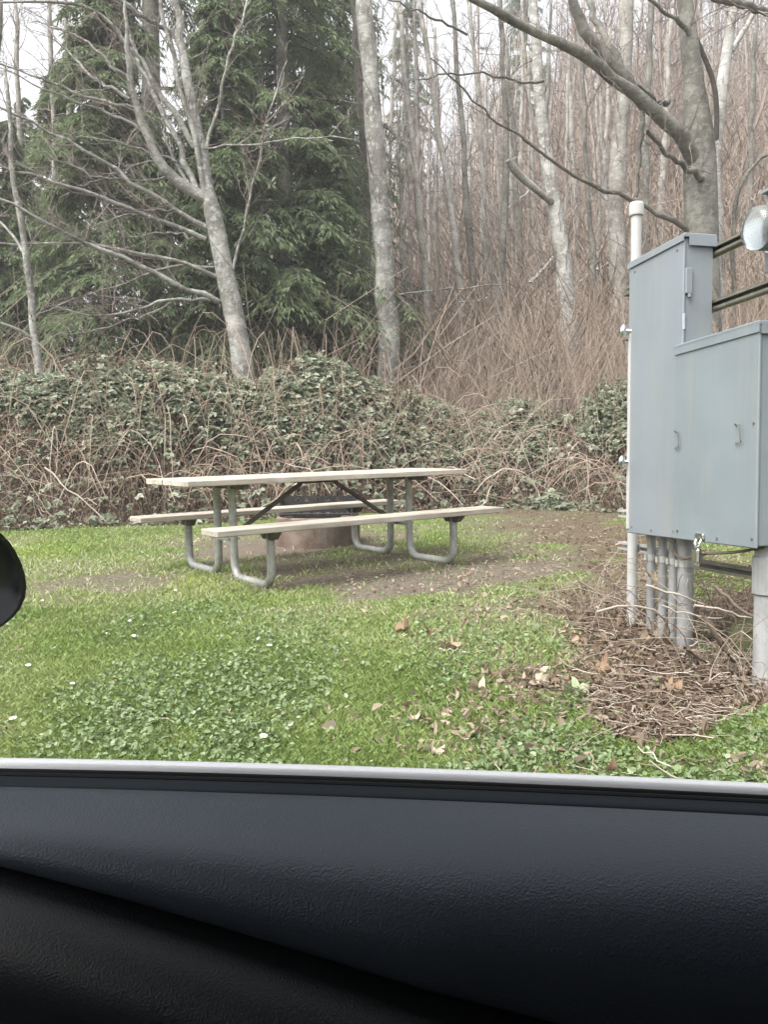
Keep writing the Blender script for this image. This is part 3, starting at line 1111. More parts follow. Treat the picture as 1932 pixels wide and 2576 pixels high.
for pts, Y, r, lab in [([(1146, 612), (1170, 585), (1195, 556)], 20, .05, 'short pale limb slanting up right against the wood'), ([(820, 640), (900, 632), (980, 622), (1090, 616)], 18.5, .025, 'long thin pale limb lying level across the far trunks'),
                      ([(1250, 610), (1290, 580), (1330, 560)], 21, .04, 'mossy limb leaning left of the capped post'), ([(905, 690), (990, 655), (1060, 640)], 20, .03, 'thin limb fallen low among the slim trunks'), ([(1080, 470), (1110, 440), (1150, 405)], 24, .035, 'distant limb caught slanting between two trunks')]:
    mb = MB()
    Q = limb_path(pts, Y, Y + .8, 1.0, 10)
    Q[1:-1] += rng.normal(0, .02, (8, 3))
    mb.tubes(Q, np.linspace(r, r * .7, 10), 7, .8, cap=True)
    tag(mb.build('fallen_limb', M['birch'], smooth=True), lab, 'limb', 'loose limbs in the wood')
SLIM = [  # base to top in view coordinates, distance, radius
    ([(925, 710), (912, 520), (905, 425), (890, 300), (872, 150), (860, 0)], 20, .11), ([(1005, 720), (985, 540), (975, 425), (955, 325), (930, 165), (905, -20)], 21, .115),
    ([(1028, 720), (1020, 560), (1008, 420), (1000, 300), (985, 120), (975, -20)], 22, .11), ([(1070, 720), (1058, 540), (1045, 350), (1030, 180), (1010, -20)], 23, .10),
    ([(1076, 720), (1085, 540), (1095, 330), (1088, 150), (1080, -20)], 21, .115), ([(1138, 720), (1128, 600), (1118, 450), (1110, 300), (1095, 100)], 24, .11),
    ([(1285, 620), (1278, 520), (1268, 380), (1262, 220), (1250, 60)], 20, .075), ([(1330, 690), (1325, 590), (1310, 440), (1300, 250), (1285, 60)], 25, .10),
    ([(890, 700), (888, 560), (880, 400), (868, 260)], 24, .075), 
    ([(1045, 640), (1040, 500), (1050, 330), (1052, 160)], 28, .11), ([(1160, 640), (1155, 500), (1150, 330), (1140, 100)], 27, .10),
    ([(1255, 640), (1245, 470), (1235, 300), (1228, 80)], 26, .12), ([(1300, 640), (1302, 470), (1312, 260), (1318, 60)], 29, .12), ([(965, 690), (985, 600), (1000, 540)], 23, .06),
    ([(1190, 700), (1180, 600), (1160, 520)], 22, .08), ([(1395, 420), (1398, 250), (1405, 60), (1410, -20)], 24, .15), ([(1430, 420), (1440, 220), (1452, 20)], 27, .14),
    ([(1620, 420), (1625, 250), (1632, 60)], 26, .12), ([(130, 840), (120, 600), (118, 420), (112, 200), (105, 0)], 17, .085), ([(215, 700), (212, 480), (205, 250), (200, 0)], 24, .11),
    ([(40, 700), (45, 430), (38, 200), (30, 0)], 20, .10), ([(700, 500), (695, 300), (690, 100), (688, -20)], 25, .12), ([(640, 420), (636, 250), (630, 60), (628, -20)], 27, .11),
    ([(840, 560), (838, 400), (850, 200), (855, 20)], 28, .11), ([(905, 330), (900, 170), (895, -10)], 33, .12), ([(1125, 330), (1130, 160), (1128, -10)], 34, .11),
    ([(1180, 300), (1188, 120), (1190, -10)], 37, .12),
    ([(1480, 300), (1490, 120), (1500, -20)], 33, .14), ([(1545, 250), (1550, 100), (1552, -20)], 36, .13), ([(745, 420), (742, 250), (738, 60)], 30, .11), ([(560, 300), (556, 150), (552, -20)], 30, .11)]
SLIM += [([(948, 700), (945, 560), (940, 430), (948, 250), (940, 60)], 25, .09), ([(1110, 690), (1108, 520), (1102, 380), (1106, 150)], 26, .09), ([(1018, 600), (1015, 420), (1022, 200)], 27, .08), ([(1092, 610), (1078, 430), (1070, 220)], 28, .09), ([(1172, 640), (1176, 430), (1170, 200)], 29, .09), ([(1215, 640), (1224, 400), (1226, 160)], 25, .075), ([(985, 640), (978, 470), (985, 250)], 29, .085), ([(870, 690), (868, 480), (862, 240)], 21, .07), ([(1290, 660), (1296, 420), (1288, 180)], 23, .08), ([(1150, 600), (1140, 420), (1146, 260)], 31, .09), ([(1060, 690), (1050, 560), (1040, 420)], 22, .06), ([(930, 600), (925, 420), (930, 220)], 29, .085),
         ([(-30, 600), (-20, 300), (0, -20)], 16, .09), ([(160, 500), (150, 250), (140, -40)], 18, .085)]
SLIM.sort(key=lambda s: s[0][0][0])
ORD = ['first', 'second', 'third', 'fourth', 'fifth', 'sixth', 'seventh', 'eighth', 'ninth', 'tenth', 'eleventh', 'twelfth', 'thirteenth', 'fourteenth', 'fifteenth', 'sixteenth', 'seventeenth', 'eighteenth', 'nineteenth', 'twentieth',
       'twenty-first', 'twenty-second', 'twenty-third', 'twenty-fourth', 'twenty-fifth', 'twenty-sixth', 'twenty-seventh', 'twenty-eighth', 'twenty-ninth', 'thirtieth', 'thirty-first', 'thirty-second', 'thirty-third', 'thirty-fourth', 'thirty-fifth', 'thirty-sixth', 'thirty-seventh', 'thirty-eighth', 'thirty-ninth', 'fortieth', 'forty-first', 'forty-second', 'forty-third', 'forty-fourth', 'forty-fifth', 'forty-sixth', 'forty-seventh', 'forty-eighth']
for i, (pts, Y, r) in enumerate(SLIM):
    slim_tree('thin_alder', pts, Y, r * 1.05, r * .5, 'slim bare trunk, %s from the left in the wood behind the brambles' % ORD[i], 'thin_alder' if i % 4 else 'maple', True, 'slim trunks of the wood behind', True, 'red_twig' if Y > 23 else 'twig', 3.0 if Y < 29 else 1.7, 1.4)

# far wood on the slope: one mass of crowns and brush
def far_wood():
    mb = MB()
    n = 520
    ang = rng.uniform(-.62, .62, n)
    Y = rng.uniform(30, 78, n)
    x = ang * Y
    z = gz(x, Y)
    k = rng.random(n) < .35 + .65 * sst(-.3, .1, ang)
    x, Y, z, ang = x[k], Y[k], z[k], ang[k]
    n = len(x)
    H = rng.uniform(5.5, 12.5, n)
    t = np.linspace(0, 1, 7)
    Q = np.stack([x[:, None] + rng.normal(0, .7, n)[:, None] * t, Y[:, None] + 0 * t, z[:, None] - .3 + H[:, None] * t], -1)
    Q[:, 1:, :2] += np.cumsum(rng.normal(0, .1, (n, 6, 2)), axis=1)
    mb.tubes(Q, rng.uniform(.05, .11, n)[:, None] * np.linspace(1, .25, 7), 4, rng.uniform(.3, 1, n))
    twigs(mb, list(Q), 2.2, 2.3, .019, .4, 1.1, (0, 0, 0), 5, .2, 4)
    tag(mb.build('far_wood', M['red_twig']), 'far bare wood covering the slope', kind='stuff')
    # brush
    mb = MB()
    n = 19000
    ang = rng.uniform(-.6, .6, n)
    Y = 14.5 + 55 * rng.random(n) ** 1.5
    x = ang * Y
    k = rng.random(n) < .2 + .8 * sst(-.12, .12, ang)
    x, Y = x[k], Y[k]
    n = len(x)
    z = gz(x, Y)
    H = rng.uniform(.6, 2.6, n) * (1 + Y / 80)
    t = np.linspace(0, 1, 4)
    Q = np.stack([x[:, None] + (rng.normal(0, .6, n) * H)[:, None] * t, Y[:, None] + (rng.normal(0, .3, n) * H)[:, None] * t, z[:, None] + H[:, None] * t ** .9], -1)
    Q[:, 1:] += rng.normal(0, .07, (n, 3, 3)) * H[:, None, None]
    mb.tubes(Q, (.004 + .0005 * Y)[:, None] * np.array([1, .9, .7, .4]), 3, np.clip(rng.normal(.5, .25, n) + (fbm(x, Y, .2, 3) - .5), 0, 1))
    tag(mb.build('hillside_brush', M['brush']), 'brown leafless brush over the slope', kind='stuff')


far_wood()


# ------------------------------------------------------------------ conifers
def conifer_mesh(H, Rm, nb, seed):
    g = np.random.default_rng(seed)
    lf, tw = MB(), MB()
    zz = H * (.04 + .95 * g.random(nb) ** .85)
    Lb = Rm * np.clip((1 - zz / H), .03, 1) ** .75 * g.uniform(.6, 1.1, nb)
    az = g.uniform(0, 2 * math.pi, nb)
    t = np.linspace(0, 1, 8)
    dx, dy = np.cos(az), np.sin(az)
    rise = g.uniform(-.05, .22, nb)
    droop = g.uniform(.28, .6, nb)
    P = np.stack([dx[:, None] * Lb[:, None] * t, dy[:, None] * Lb[:, None] * t, zz[:, None] + Lb[:, None] * (rise[:, None] * t - droop[:, None] * t ** 2)], -1)
    tw.tubes(P, (.012 + .010 * Lb)[:, None] * np.linspace(1, .25, 8), 4, .2)
    ks = 13
    u = np.tile(np.linspace(.18, 1, ks), nb) + g.normal(0, .02, nb * ks)
    bi = np.repeat(np.arange(nb), ks)
    keep = (u < 1) & (g.random(len(u)) > .12)
    u, bi = u[keep], bi[keep]
    B = np.stack([dx[bi] * Lb[bi] * u, dy[bi] * Lb[bi] * u, zz[bi] + Lb[bi] * (rise[bi] * u - droop[bi] * u ** 2)], 1)
    T = np.stack([dx[bi], dy[bi], rise[bi] - 2 * droop[bi] * u], 1)
    S = np.stack([-dy[bi], dx[bi], 0 * u], 1)
    for sd in (-1, 1):
        D = T * .6 + S * sd * g.uniform(.6, 1.1, len(u))[:, None] + g.normal(0, .15, (len(u), 3))
        D /= np.linalg.norm(D, axis=1, keepdims=True)
        Ls = (.16 + .30 * Lb[bi] * (1 - .65 * u)) * g.uniform(.6, 1.15, len(u))
        for m in range(6):
            f = (m + .6) / 6
            Q = B + D * (Ls * f)[:, None]
            Q[:, 2] -= .45 * Ls * f ** 2
            Q += g.normal(0, .025, Q.shape)
            for ss in (-1, 1):
                dd = D * .8 + np.cross(D, np.array([0, 0, 1.0])) * ss * .55 + np.array([0, 0, -.35 - .4 * f]) + g.normal(0, .2, Q.shape)
                nn = g.normal(0, .45, Q.shape) + np.array([0, 0, 1.0])
                L = g.uniform(.10, .20, len(u))
                a = np.clip(g.normal(.45, .2, len(u)) + .25 * (u - .6) + .15 * (f - .5), 0, 1)
                leaves(lf, Q, dd, nn, L, L * g.uniform(.17, .28, len(u)), a, .12)
    return lf, tw


def make_conifer(H, Rm, nb, seed, bark='dark_bark'):
    root = empty('conifer_tree')
    lf, tw = conifer_mesh(H, Rm, nb, seed)
    t = np.linspace(0, 1, 10)
    mb = MB()
    mb.tubes(np.stack([.06 * np.sin(t * 5), .06 * np.cos(t * 4), -1.5 + (H + 1.3) * t], 1), np.linspace(.30, .03, 10) * H / 20, 10)
    mb.build('trunk', M['maple'], root, smooth=True)
    cr = tag(lf.build('crown', M['conifer'], root), kind='stuff')
    tag(tw.build('boughs', M['dark_bark'], cr), kind='stuff')
    return root


protos = [make_conifer(17, 3.6, 230, 11), make_conifer(23, 3.0, 185, 12), make_conifer(11, 3.0, 190, 13)]
CON = [  # proto, x in view, distance, scale, turn, label
    (0, 610, 16.8, .95, 0.3, 'dense green conifer right behind the leaning alder trunk'),
    (1, 330, 19.5, 1.0, 1.2, 'tall dark conifer behind the leaning alder, its crown leaving the top of the view'),
    (2, 240, 15.6, .95, 4.0, 'low bushy conifer left of the leaning alder trunk'),
    (0, 700, 21.0, .95, 5.1, 'conifer just left of the thick pale alder trunk'),
    (2, 480, 15.9, .85, 2.2, 'small conifer with low boughs directly behind the leaning alder'),
    (0, 60, 24.0, .60, .9, 'smaller conifer at the left edge below the sky gap'),
    (2, 690, 17.0, .75, .4, 'short young conifer at the foot of the thick pale alder'),
    (2, 20, 16.5, .62, 5.5, 'low dark evergreen behind the thin sapling at the left edge'),
    (2, 130, 18.5, .8, 1.4, 'low evergreen filling the gap left of the bushy conifer'),
    (0, 500, 25.0, .85, 4.4, 'conifer far back behind the leaning alder'),
    (1, 880, 44.0, .80, 5.9, 'distant conifer on the skyline right of the thick pale alder'),
    (1, 1130, 52.0, .85, 1.9, 'distant conifer on the skyline above the blotched alder')]
done = set()
for pi, dx, Y, sc, rz, lab in CON:
    o = protos[pi] if pi not in done else copy_tree(protos[pi])
    done.add(pi)
    P = at(dx, 900, Y)
    o.location = (P[0], Y, float(gz(P[0], Y)) - .2)
    o.rotation_euler = (0, 0, rz)
    o.scale = (sc, sc, sc)
    tag(o, lab, 'tree', 'conifers behind the brambles')

# ------------------------------------------------------------------ picnic table
TX, TY, TZ, YAW, PIT, ROL = -0.5186, 6.4719, -0.6763 + CAM_Z, 0.6313, 0.0427, 0.0239
table = empty('picnic_table', (TX, TY, TZ - .012), (ROL, -PIT, YAW))
tag(table, 'long wooden picnic table with two benches on bent galvanised pipe legs', 'picnic table')
HL, WT, BO, WB, HB, FX, UI, UO = 1.262, .3986, .7042, .1249, .4509, .8212, .1328, .7081
pw = 2 * WT / 5
for k in range(5):
    yc = -WT + pw * (k + .5)
    dl = random.uniform(-.008, .008)
    MB().box((dl, yc, .76 - .021 + random.uniform(-.002, .002)), (HL, pw / 2 - .004, .021), bev=.005).build('top_plank', M['wood'], table)
for s in (-1, 1):
    MB().box((0, s * BO, HB - .021), (HL, WB, .021), bev=.005).build('bench_plank', M['wood'], table)


def u_leg(fx, s):
    r = .11
    pts = [(UI, .718), (UI, .5), (UI, .3), (UI + .003, r + .06)]
    for a in np.linspace(0, math.pi / 2, 6)[1:]:
        pts.append((UI + r * (1 - math.cos(a)) + .003, .03 + r * (1 - math.sin(a))))
    pts.append(((UI + UO) / 2, .03))
    for a in np.linspace(0, math.pi / 2, 6):
        pts.append((UO - r * (1 - math.sin(a)), .03 + r * (1 - math.cos(a))))
    pts += [(UO, r + .1), (UO, .3), (UO, HB - .045)]
    P = np.array([(fx, s * y, z) for y, z in pts])
    mb = MB()
    mb.tubes(P, .0302, 14, cap=True)
    return mb.build('leg', M['galv'], table, smooth=True)


for fx in (-FX, FX):
    for s in (-1, 1):
        u_leg(fx, s)
        # bench bracket: angle plate with sloped ends
        y0 = s * BO
        b = MB()
        pr = [(-WB * .95, HB - .043), (WB * .95, HB - .043), (WB * .5, HB - .095), (-WB * .5, HB - .095)]
        V = [(fx - .026, y0 + y, z) for y, z in pr] + [(fx + .026, y0 + y, z) for y, z in pr]
        b.add(V, [(3, 2, 1, 0), (4, 5, 6, 7), (0, 1, 5, 4), (1, 2, 6, 5), (2, 3, 7, 6), (3, 0, 4, 7)])
        b.build('bench_bracket', M['brown_steel'], table)
    MB().box((fx, 0, .76 - .062), (.022, WT * .93, .019), bev=.003).build('cross_bar', M['brown_steel'], table)
    MB().box((fx, 0, .30), (.018, UI, .012), bev=.003).build('tie_bar', M['galv'], table)
    mb = MB()
    sg = 1 if fx > 0 else -1
    P = np.array([(sg * .10, 0, .70), (sg * .16, 0, .685), (fx * .5, 0, .50), (fx - sg * .03, 0, .305)])
    d = P[-1] - P[1]
    ang = math.atan2(d[2], d[0])
    c = (P[-1] + P[1]) / 2
    L = np.linalg.norm(d) / 2
    Rm = np.array([[math.cos(ang), 0, -math.sin(ang)], [0, 1, 0], [math.sin(ang), 0, math.cos(ang)]])
    q = MB()
    q.box((0, 0, 0), (L, .02, .013), bev=.003)
    q.v = [v @ Rm.T + c for v in q.v]
    q.box((sg * .09, 0, .697), (.09, .02, .013))
    q.build('brace', M['brown_steel'], table)
    for s in (-1, 1):
        MB().tubes([(fx - .045, s * UI * .98, .31), (fx + .045, s * UI * .98, .31)], .008, 6, cap=True).build('bolt', M['galv'], table)

# ------------------------------------------------------------------ fire ring behind the table
fx_, fy_ = -0.66, 8.0
fz = float(gz(fx_, fy_))
fire = empty('fire_ring', (fx_, fy_, fz - .02), (0, 0, .12))
tag(fire, 'low scorched fire ring with sooty pierced grate behind the picnic table', 'fire pit')


def ring_mesh(r0, r1, h, seg=40):
    mb = MB()
    th = np.arange(seg) * 2 * math.pi / seg
    prof = [(r1, 0), (r1, h - .012), (r1 - .012, h), (r0 + .012, h), (r0, h - .012), (r0, 0)]
    V = np.array([[(r * math.cos(t), r * math.sin(t), z) for r, z in prof] for t in th]).reshape(-1, 3)
    k = len(prof)
    i, j = np.meshgrid(np.arange(seg), np.arange(k - 1), indexing='ij')
    f = np.stack([i * k + j, ((i + 1) % seg) * k + j, ((i + 1) % seg) * k + j + 1, i * k + j + 1], -1).reshape(-1, 4)
    mb.add(V, f)
    return mb


ring_mesh(.36, .42, .29).build('ring', M['ring'], fire, smooth=False)


def pierced(w, h, cols, rows, z0, y, parent, holes):
    """dark plate with square openings built from strips"""
    b = MB()
    cw = w / cols
    rh = h / rows
    hs = .017
    for i in range(cols):
        for j in range(rows):
            cx_, cz = -w / 2 + cw * (i + .5), z0 + rh * (j + .5)
            hx2, hz2 = cw / 2, rh / 2
            if (i, j) in holes:
                b.box((cx_ - (hx2 + hs) / 2, y, cz), ((hx2 - hs) / 2, .006, hz2))
                b.box((cx_ + (hx2 + hs) / 2, y, cz), ((hx2 - hs) / 2, .006, hz2))
                b.box((cx_, y, cz + (hz2 + hs) / 2), (hs, .006, (hz2 - hs) / 2))
                b.box((cx_, y, cz - (hz2 + hs) / 2), (hs, .006, (hz2 - hs) / 2))
            else:
                b.box((cx_, y, cz), (hx2, .006, hz2))
    return b.build('pierced_plate', M['soot'], parent)


pierced(.74, .225, 7, 3, .27, .27, fire, {(1, 2), (2, 2), (3, 2), (4, 2), (5, 2), (2, 1), (3, 1), (2, 0), (3, 0), (4, 0)})
for s in (-1, 1):
    MB().box((s * .378, .14, .36), (.006, .14, .13), bev=.002).build('side_plate', M['soot'], fire)
b = MB()
for k in range(14):
    b.tubes([(-.36 + k * .055, -.30, .325), (-.36 + k * .055, .24, .325)], .006, 5)
b.tubes([(-.38, -.30, .325), (.38, -.30, .325)], .008, 6)
b.tubes([(-.38, 0, .318), (.38, 0, .318)], .008, 6)
b.build('grill_bars', M['soot'], fire)

# ------------------------------------------------------------------ electrical rack
RA = math.atan((966 - 559) / 2010.)
RO = np.array([1.31724, 3.5, 0.0])
RM = np.array([[-math.sin(RA), -math.cos(RA), 0], [math.cos(RA), -math.sin(RA), 0], [0, 0, 1.0]])  # columns u, n, z
rack_rot = Matrix([[RM[0, 0], RM[0, 1], 0], [RM[1, 0], RM[1, 1], 0], [0, 0, 1]])
# u,n,z is right-handed: u x n = z
rack_euler = rack_rot.to_euler()


def rk(name, label=None, cat=None, group=None):
    o = empty(name, RO, rack_euler)
    if label:
        tag(o, label, cat, group)
    return o


def gzr(u, n):
    P = RO + RM @ np.array([u, n, 0])
    return float(gz(P[0], P[1]))


tall = rk('electrical_cabinet', 'tall narrow grey steel electrical cabinet with two chrome latches', 'cabinet')
MB().box((.2475, -.068, 1.09), (.2325, .066, .655), bev=.004).build('body', M['cabinet'], tall)
MB().box((.2475, .0065, 1.082), (.2375, .0065, .653), bev=.004).build('door', M['cabinet'], tall)
b = MB()
b.box((.2475, -.065, 1.752), (.2445, .079, .009), bev=.003)
b.box((.2475, .0185, 1.738), (.2445, .0025, .012))
b.box((.002, -.075, 1.728), (.0025, .066, .020))
b.build('rain_hood', M['cabinet'], tall)
b = MB()
b.box((.008, -.012, 1.555), (.006, .016, .055), bev=.003)
b.tubes([(.004, -.014, 1.50), (.004, -.014, 1.485)], .008, 8, cap=True)
b.build('hinge_latch', M['cabinet'], tall)
for z in (.62, 1.0, 1.38):
    mb = MB()
    mb.tubes([(.0135, .006, z - .035), (.0135, .006, z + .035)], .0075, 8, cap=True)
    mb.build('hinge', M['cabinet'], tall, smooth=True)
for u, z in ((.06, 1.70), (.43, 1.70), (.06, .46), (.43, .46), (.25, .455)):
    MB().tubes([(u, .012, z), (u, .0165, z)], .0055, 8, cap=True).build('screw', M['strut'], tall)
for z in (1.422, .782):
    mb = MB()
    mb.tubes([(.468, .012, z), (.468, .045, z)], .010, 10, cap=True)
    mb.tubes([(.468, .042, z + .03), (.468, .05, z + .012), (.470, .052, z - .012), (.472, .045, z - .03)], [.009, .016, .016, .008], 10, cap=True)
    mb.tubes([(.50, .02, z), (.46, .02, z)], .008, 8, cap=True)
    mb.build('latch', M['chrome'], tall, smooth=True)
MB().box((.468, .0145, .93), (.012, .0035, .48), bev=.001).build('lit_bevel_strip', M['pvc'], tall)  # pale strip put in for the lit bevel of the door edge

small = rk('electrical_box', 'wide grey steel electrical box with padlock in front of the tall cabinet', 'cabinet')
MB().box((-.258, -.05, .848), (.273, .076, .408), bev=.004).build('body', M['box_paint'], small)
MB().box((-.258, .0335, .845), (.279, .0065, .413), bev=.004).build('cover', M['box_paint'], small)
b = MB()
b.box((-.258, -.042, 1.268), (.285, .088, .008), bev=.003)
b.box((-.258, .0435, 1.250), (.285, .0025, .017))
b.box((-.5405, -.045, 1.245), (.0025, .08, .017))
b.build('rain_hood', M['box_paint'], small)
for u in (-.015, -.435):
    mb = MB()
    q = np.array([(u + .022, .041, .895), (u + .018, .052, .905), (u - .018, .056, .897), (u - .022, .056, .84), (u - .02, .050, .832), (u + .02, .046, .828), (u + .024, .041, .838)])
    mb.tubes(q, .0022, 6)
    mb.build('wire_pull', M['strut'], small)
mb = MB()
mb.box((-.19, .046, .455), (.030, .006, .012), bev=.003)
mb.tubes([(-.17, .046, .445), (-.17, .055, .425), (-.19, .058, .415), (-.205, .055, .425), (-.205, .046, .448)], .006, 8)
mb.box((-.187, .056, .375), (.024, .012, .03), bev=.006)
mb.build('padlock', M['chrome'], small)
for u, z in ((-.015, .468), (-.30, .455), (-.515, .90), (-.515, .468)):
    MB().tubes([(u, .038, z), (u, .045, z)], .005, 8, cap=True).build('screw', M['strut'], small)

post = rk('post', 'white pipe post with pale plastic cap behind the tall cabinet', 'post')
g0 = gzr(.645, -.11)
MB().tubes([(.645, -.11, g0 - .1), (.645, -.11, 1.0), (.645, -.11, 2.06)], .0265, 16).build('pipe', M['pvc'], post, smooth=True)
mb = MB()
mb.tubes([(.645, -.11, 2.045), (.645, -.11, 2.052), (.645, -.11, 2.10), (.645, -.11, 2.112)], [.036, .0375, .0375, .032], 18, cap=True)
mb.build('cap', M['pvc'], post, smooth=False)
post2 = rk('post', 'grey square steel post carrying the struts behind the wide box', 'post')
MB().box((-.95, -.22, .95), (.03, .03, 1.1), bev=.004).build('shaft', M['strut'], post2)


def strut(z, u0, u1, mat, lab, n=-.158):
    o = rk('strut_channel', lab, 'strut', 'horizontal strut channels of the rack')
    uc, hl = (u0 + u1) / 2, (u1 - u0) / 2
    MB().box((uc, n - .018, z), (hl, .002, .021)).build('web', M[mat], o)
    for s in (-1, 1):
        MB().box((uc, n, z + s * .019), (hl, .018, .0022)).build('flange', M[mat], o)
        MB().box((uc, n + .017, z + s * .0135), (hl, .002, .0045)).build('lip', M[mat], o)
    return o


strut(1.70, -1.0, .83, 'strut', 'top weathered strut channel joining the tall cabinet to the meter')
strut(1.46, -1.0, .82, 'strut', 'weathered strut channel below the meter, second from the top')
strut(1.225, -.9, .82, 'strut', 'strut channel behind the cabinets, third from the top')
strut(.51, -.5, .86, 'pale_strut', 'pale strut channel near the foot of the tall cabinet')
strut(.335, .12, .86, 'pale_strut', 'lowest pale strut channel sticking out left of the conduits')
strut(.315, -1.0, .06, 'strut', 'olive strut channel under the wide box, right of the conduits', -.10)

for k, (u, r, lab) in enumerate([(.423, .021, 'thin grey conduit under the tall cabinet, leftmost of four'), (.318, .021, 'thin grey conduit under the tall cabinet, second from left'),
                                 (.226, .021, 'thin grey conduit under the tall cabinet, third from left'), (.124, .036, 'thick grey conduit under the tall cabinet, rightmost of four')]):
    o = rk('conduit', lab, 'conduit', 'four grey conduits under the cabinets')
    g0 = gzr(u, -.09)
    MB().tubes([(u, -.09, g0 - .1), (u, -.09, .2), (u, -.09, .436)], r, 16).build('pipe', M['conduit'], o, smooth=True)
    b = MB()
    b.tubes([(u, -.09, .40), (u, -.09, .434)], r + .006, 16, cap=True)
    b.build('locknut', M['conduit'], o)
    b = MB()
    b.tubes([(u, -.09, .295), (u, -.09, .325)], r + .003, 16)
    b.box((u, -.09 + r + .006, .31), (.008, .008, .014))
    b.build('strap', M['pale_strut'], o)
bigp = rk('riser_pipe', 'large pale grey riser pipe with coupling at the right edge', 'pipe')
gb = gzr(-.43, -.06)
P = [(-.43, -.07, .438), (-.43, -.07, .2), (-.43, -.07, .07), (-.435, -.065, -.02), (-.45, -.055, -.09), (-.475, -.04, -.15), (-.51, -.02, -.22)]
P = [(u_ - .035, n_, z_) for u_, n_, z_ in P]
MB().tubes(P, .05, 18).build('pipe', M['riser'], bigp, smooth=True)
MB().tubes([(-.465, -.07, .245), (-.465, -.07, .252), (-.465, -.07, .39), (-.465, -.07, .397)], [.051, .058, .058, .051], 18).build('coupling', M['conduit'], bigp, smooth=False)

meter = rk('electric_meter', 'round glass electric meter on a grey socket box at the right edge', 'meter')
MB().box((-.60, -.108, 1.63), (.18, .046, .15), bev=.004).build('socket_box', M['cabinet'], meter)
MB().box((-.60, -.10, 1.785), (.186, .058, .005)).build('rain_hood', M['cabinet'], meter)
mb = MB()
uc, zc = -.505, 1.622
mb.tubes([(uc, -.062, zc), (uc, -.036, zc), (uc, -.034, zc)], [.090, .090, .084], 28, cap=True)
mb.build('collar', M['chrome'], meter, smooth=False)
mb = MB()
mb.tubes([(uc, -.034, zc), (uc, .03, zc), (uc, .05, zc), (uc, .062, zc), (uc, .068, zc)], [.080, .080, .074, .058, .02], 28, cap=True)
mb.build('glass_cover', M['glass'], meter, smooth=True)
mb = MB()
mb.tubes([(uc, -.033, zc), (uc, .012, zc), (uc, .013, zc)], [.062, .062, .056], 24, cap=True)
mb.build('dial', M['chrome'], meter)
MB().box((-.4188, -.105, 1.505), (.0012, .035, .022)).build('sticker', M['sticker'], meter)
# wire hanging under the boxes
mb = MB()
P = np.array([(-.50, -.02, .435), (-.38, .0, .405), (-.2, .02, .385), (-.05, .0, .355), (.05, -.03, .335), (.13, -.045, .345), (.16, -.045, .365)])
mb.tubes(resample(P, 20), .006, 6)
o = mb.build('cable', M['brush'])
o.location = Vector(RO)
o.rotation_euler = rack_euler
tag(o, 'rusty brown wire sagging under the wide box to the conduits', 'wire')

# ------------------------------------------------------------------ small things on the ground
def maple_leaf(size, seed, curl=.35, tone=None):
    g = np.random.default_rng(seed)
    n = 26
    th = np.linspace(0, 2 * math.pi, n, endpoint=False)
    lob = .62 + .38 * np.abs(np.cos(2.5 * th)) ** 1.4
    lob *= 1 + g.normal(0, .06, n)
    lob[n // 2 - 1:n // 2 + 2] *= .6
    r = size * lob
    mb = MB()
    px, py = r * np.cos(th), r * np.sin(th)
    ax = g.uniform(0, math.pi)
    ca, sa = math.cos(ax), math.sin(ax)

    def zf(x, y):
        q = (x * ca + y * sa) / size
        p = (-x * sa + y * ca) / size
        return size * (curl * q * q + .22 * curl * np.sin(4 * p + g.uniform(0, 3)) + .12)
    rings = [np.zeros((1, 3))]
    V = [(0, 0, zf(0, 0))]
    for k in (.5, 1.0):
        for x, y in zip(px * k, py * k):
            V.append((x, y, zf(x, y) + g.normal(0, size * .03)))
    f3 = [(0, 1 + i, 1 + (i + 1) % n) for i in range(n)]
    f4 = [(1 + i, 1 + n + i, 1 + n + (i + 1) % n, 1 + (i + 1) % n) for i in range(n)]
    av = g.uniform(.15, 1.0) if tone is None else tone
    V = np.array(V)
    mb.v.append(V)
    mb.a.append(np.clip(av + g.normal(0, .1, len(V)), 0, 1))
    mb.f += [np.array(f3), np.array(f4)]
    mb.n = len(V)
    return mb


LEAVES = [(872, 1368, .075, 'long curled brown leaf in the grass, left one of a pair'), (925, 1373, .065, 'orange brown twisted leaf in the grass, right one of a pair'), (978, 1408, .07, 'tan curled leaf on the grass below the curled pair'),
          (1150, 1465, .075, 'large pale leaf standing curled at the edge of the litter'), (1168, 1488, .06, 'pale tan leaf touching the large curled one'), (1032, 1505, .075, 'brown crinkled leaf in the grass left of the pale curled one'),
          (1065, 1470, .05, 'dark brown leaf scrap in the grass'), (893, 1560, .045, 'small yellowish leaf in the near grass'), (932, 1640, .05, 'pale leaf close to the window sill'), (1012, 1605, .06, 'tan leaf near the sill, right of centre'),
          (1243, 1508, .08, 'pale greenish leaf lying flat at the litter edge'), (1322, 1688, .05, 'orange brown leaf in the grass just above the sill'), (1325, 1362, .07, 'curled red brown leaf standing in the litter left of the conduits'),
          (1385, 1408, .07, 'broad tan leaf hanging at the foot of the conduits'), (1258, 1275, .05, 'pale green leaf in the grass left of the conduits'), (1130, 1060, .10, 'large pale leaf at the foot of the brambles right of the table'), (1300, 1455, .07, 'dull brown leaf in the middle of the litter'),
          (1450, 1500, .07, 'pinkish brown leaf under the thick conduit'), (1240, 1400, .05, 'tan leaf at the upper edge of the litter')]
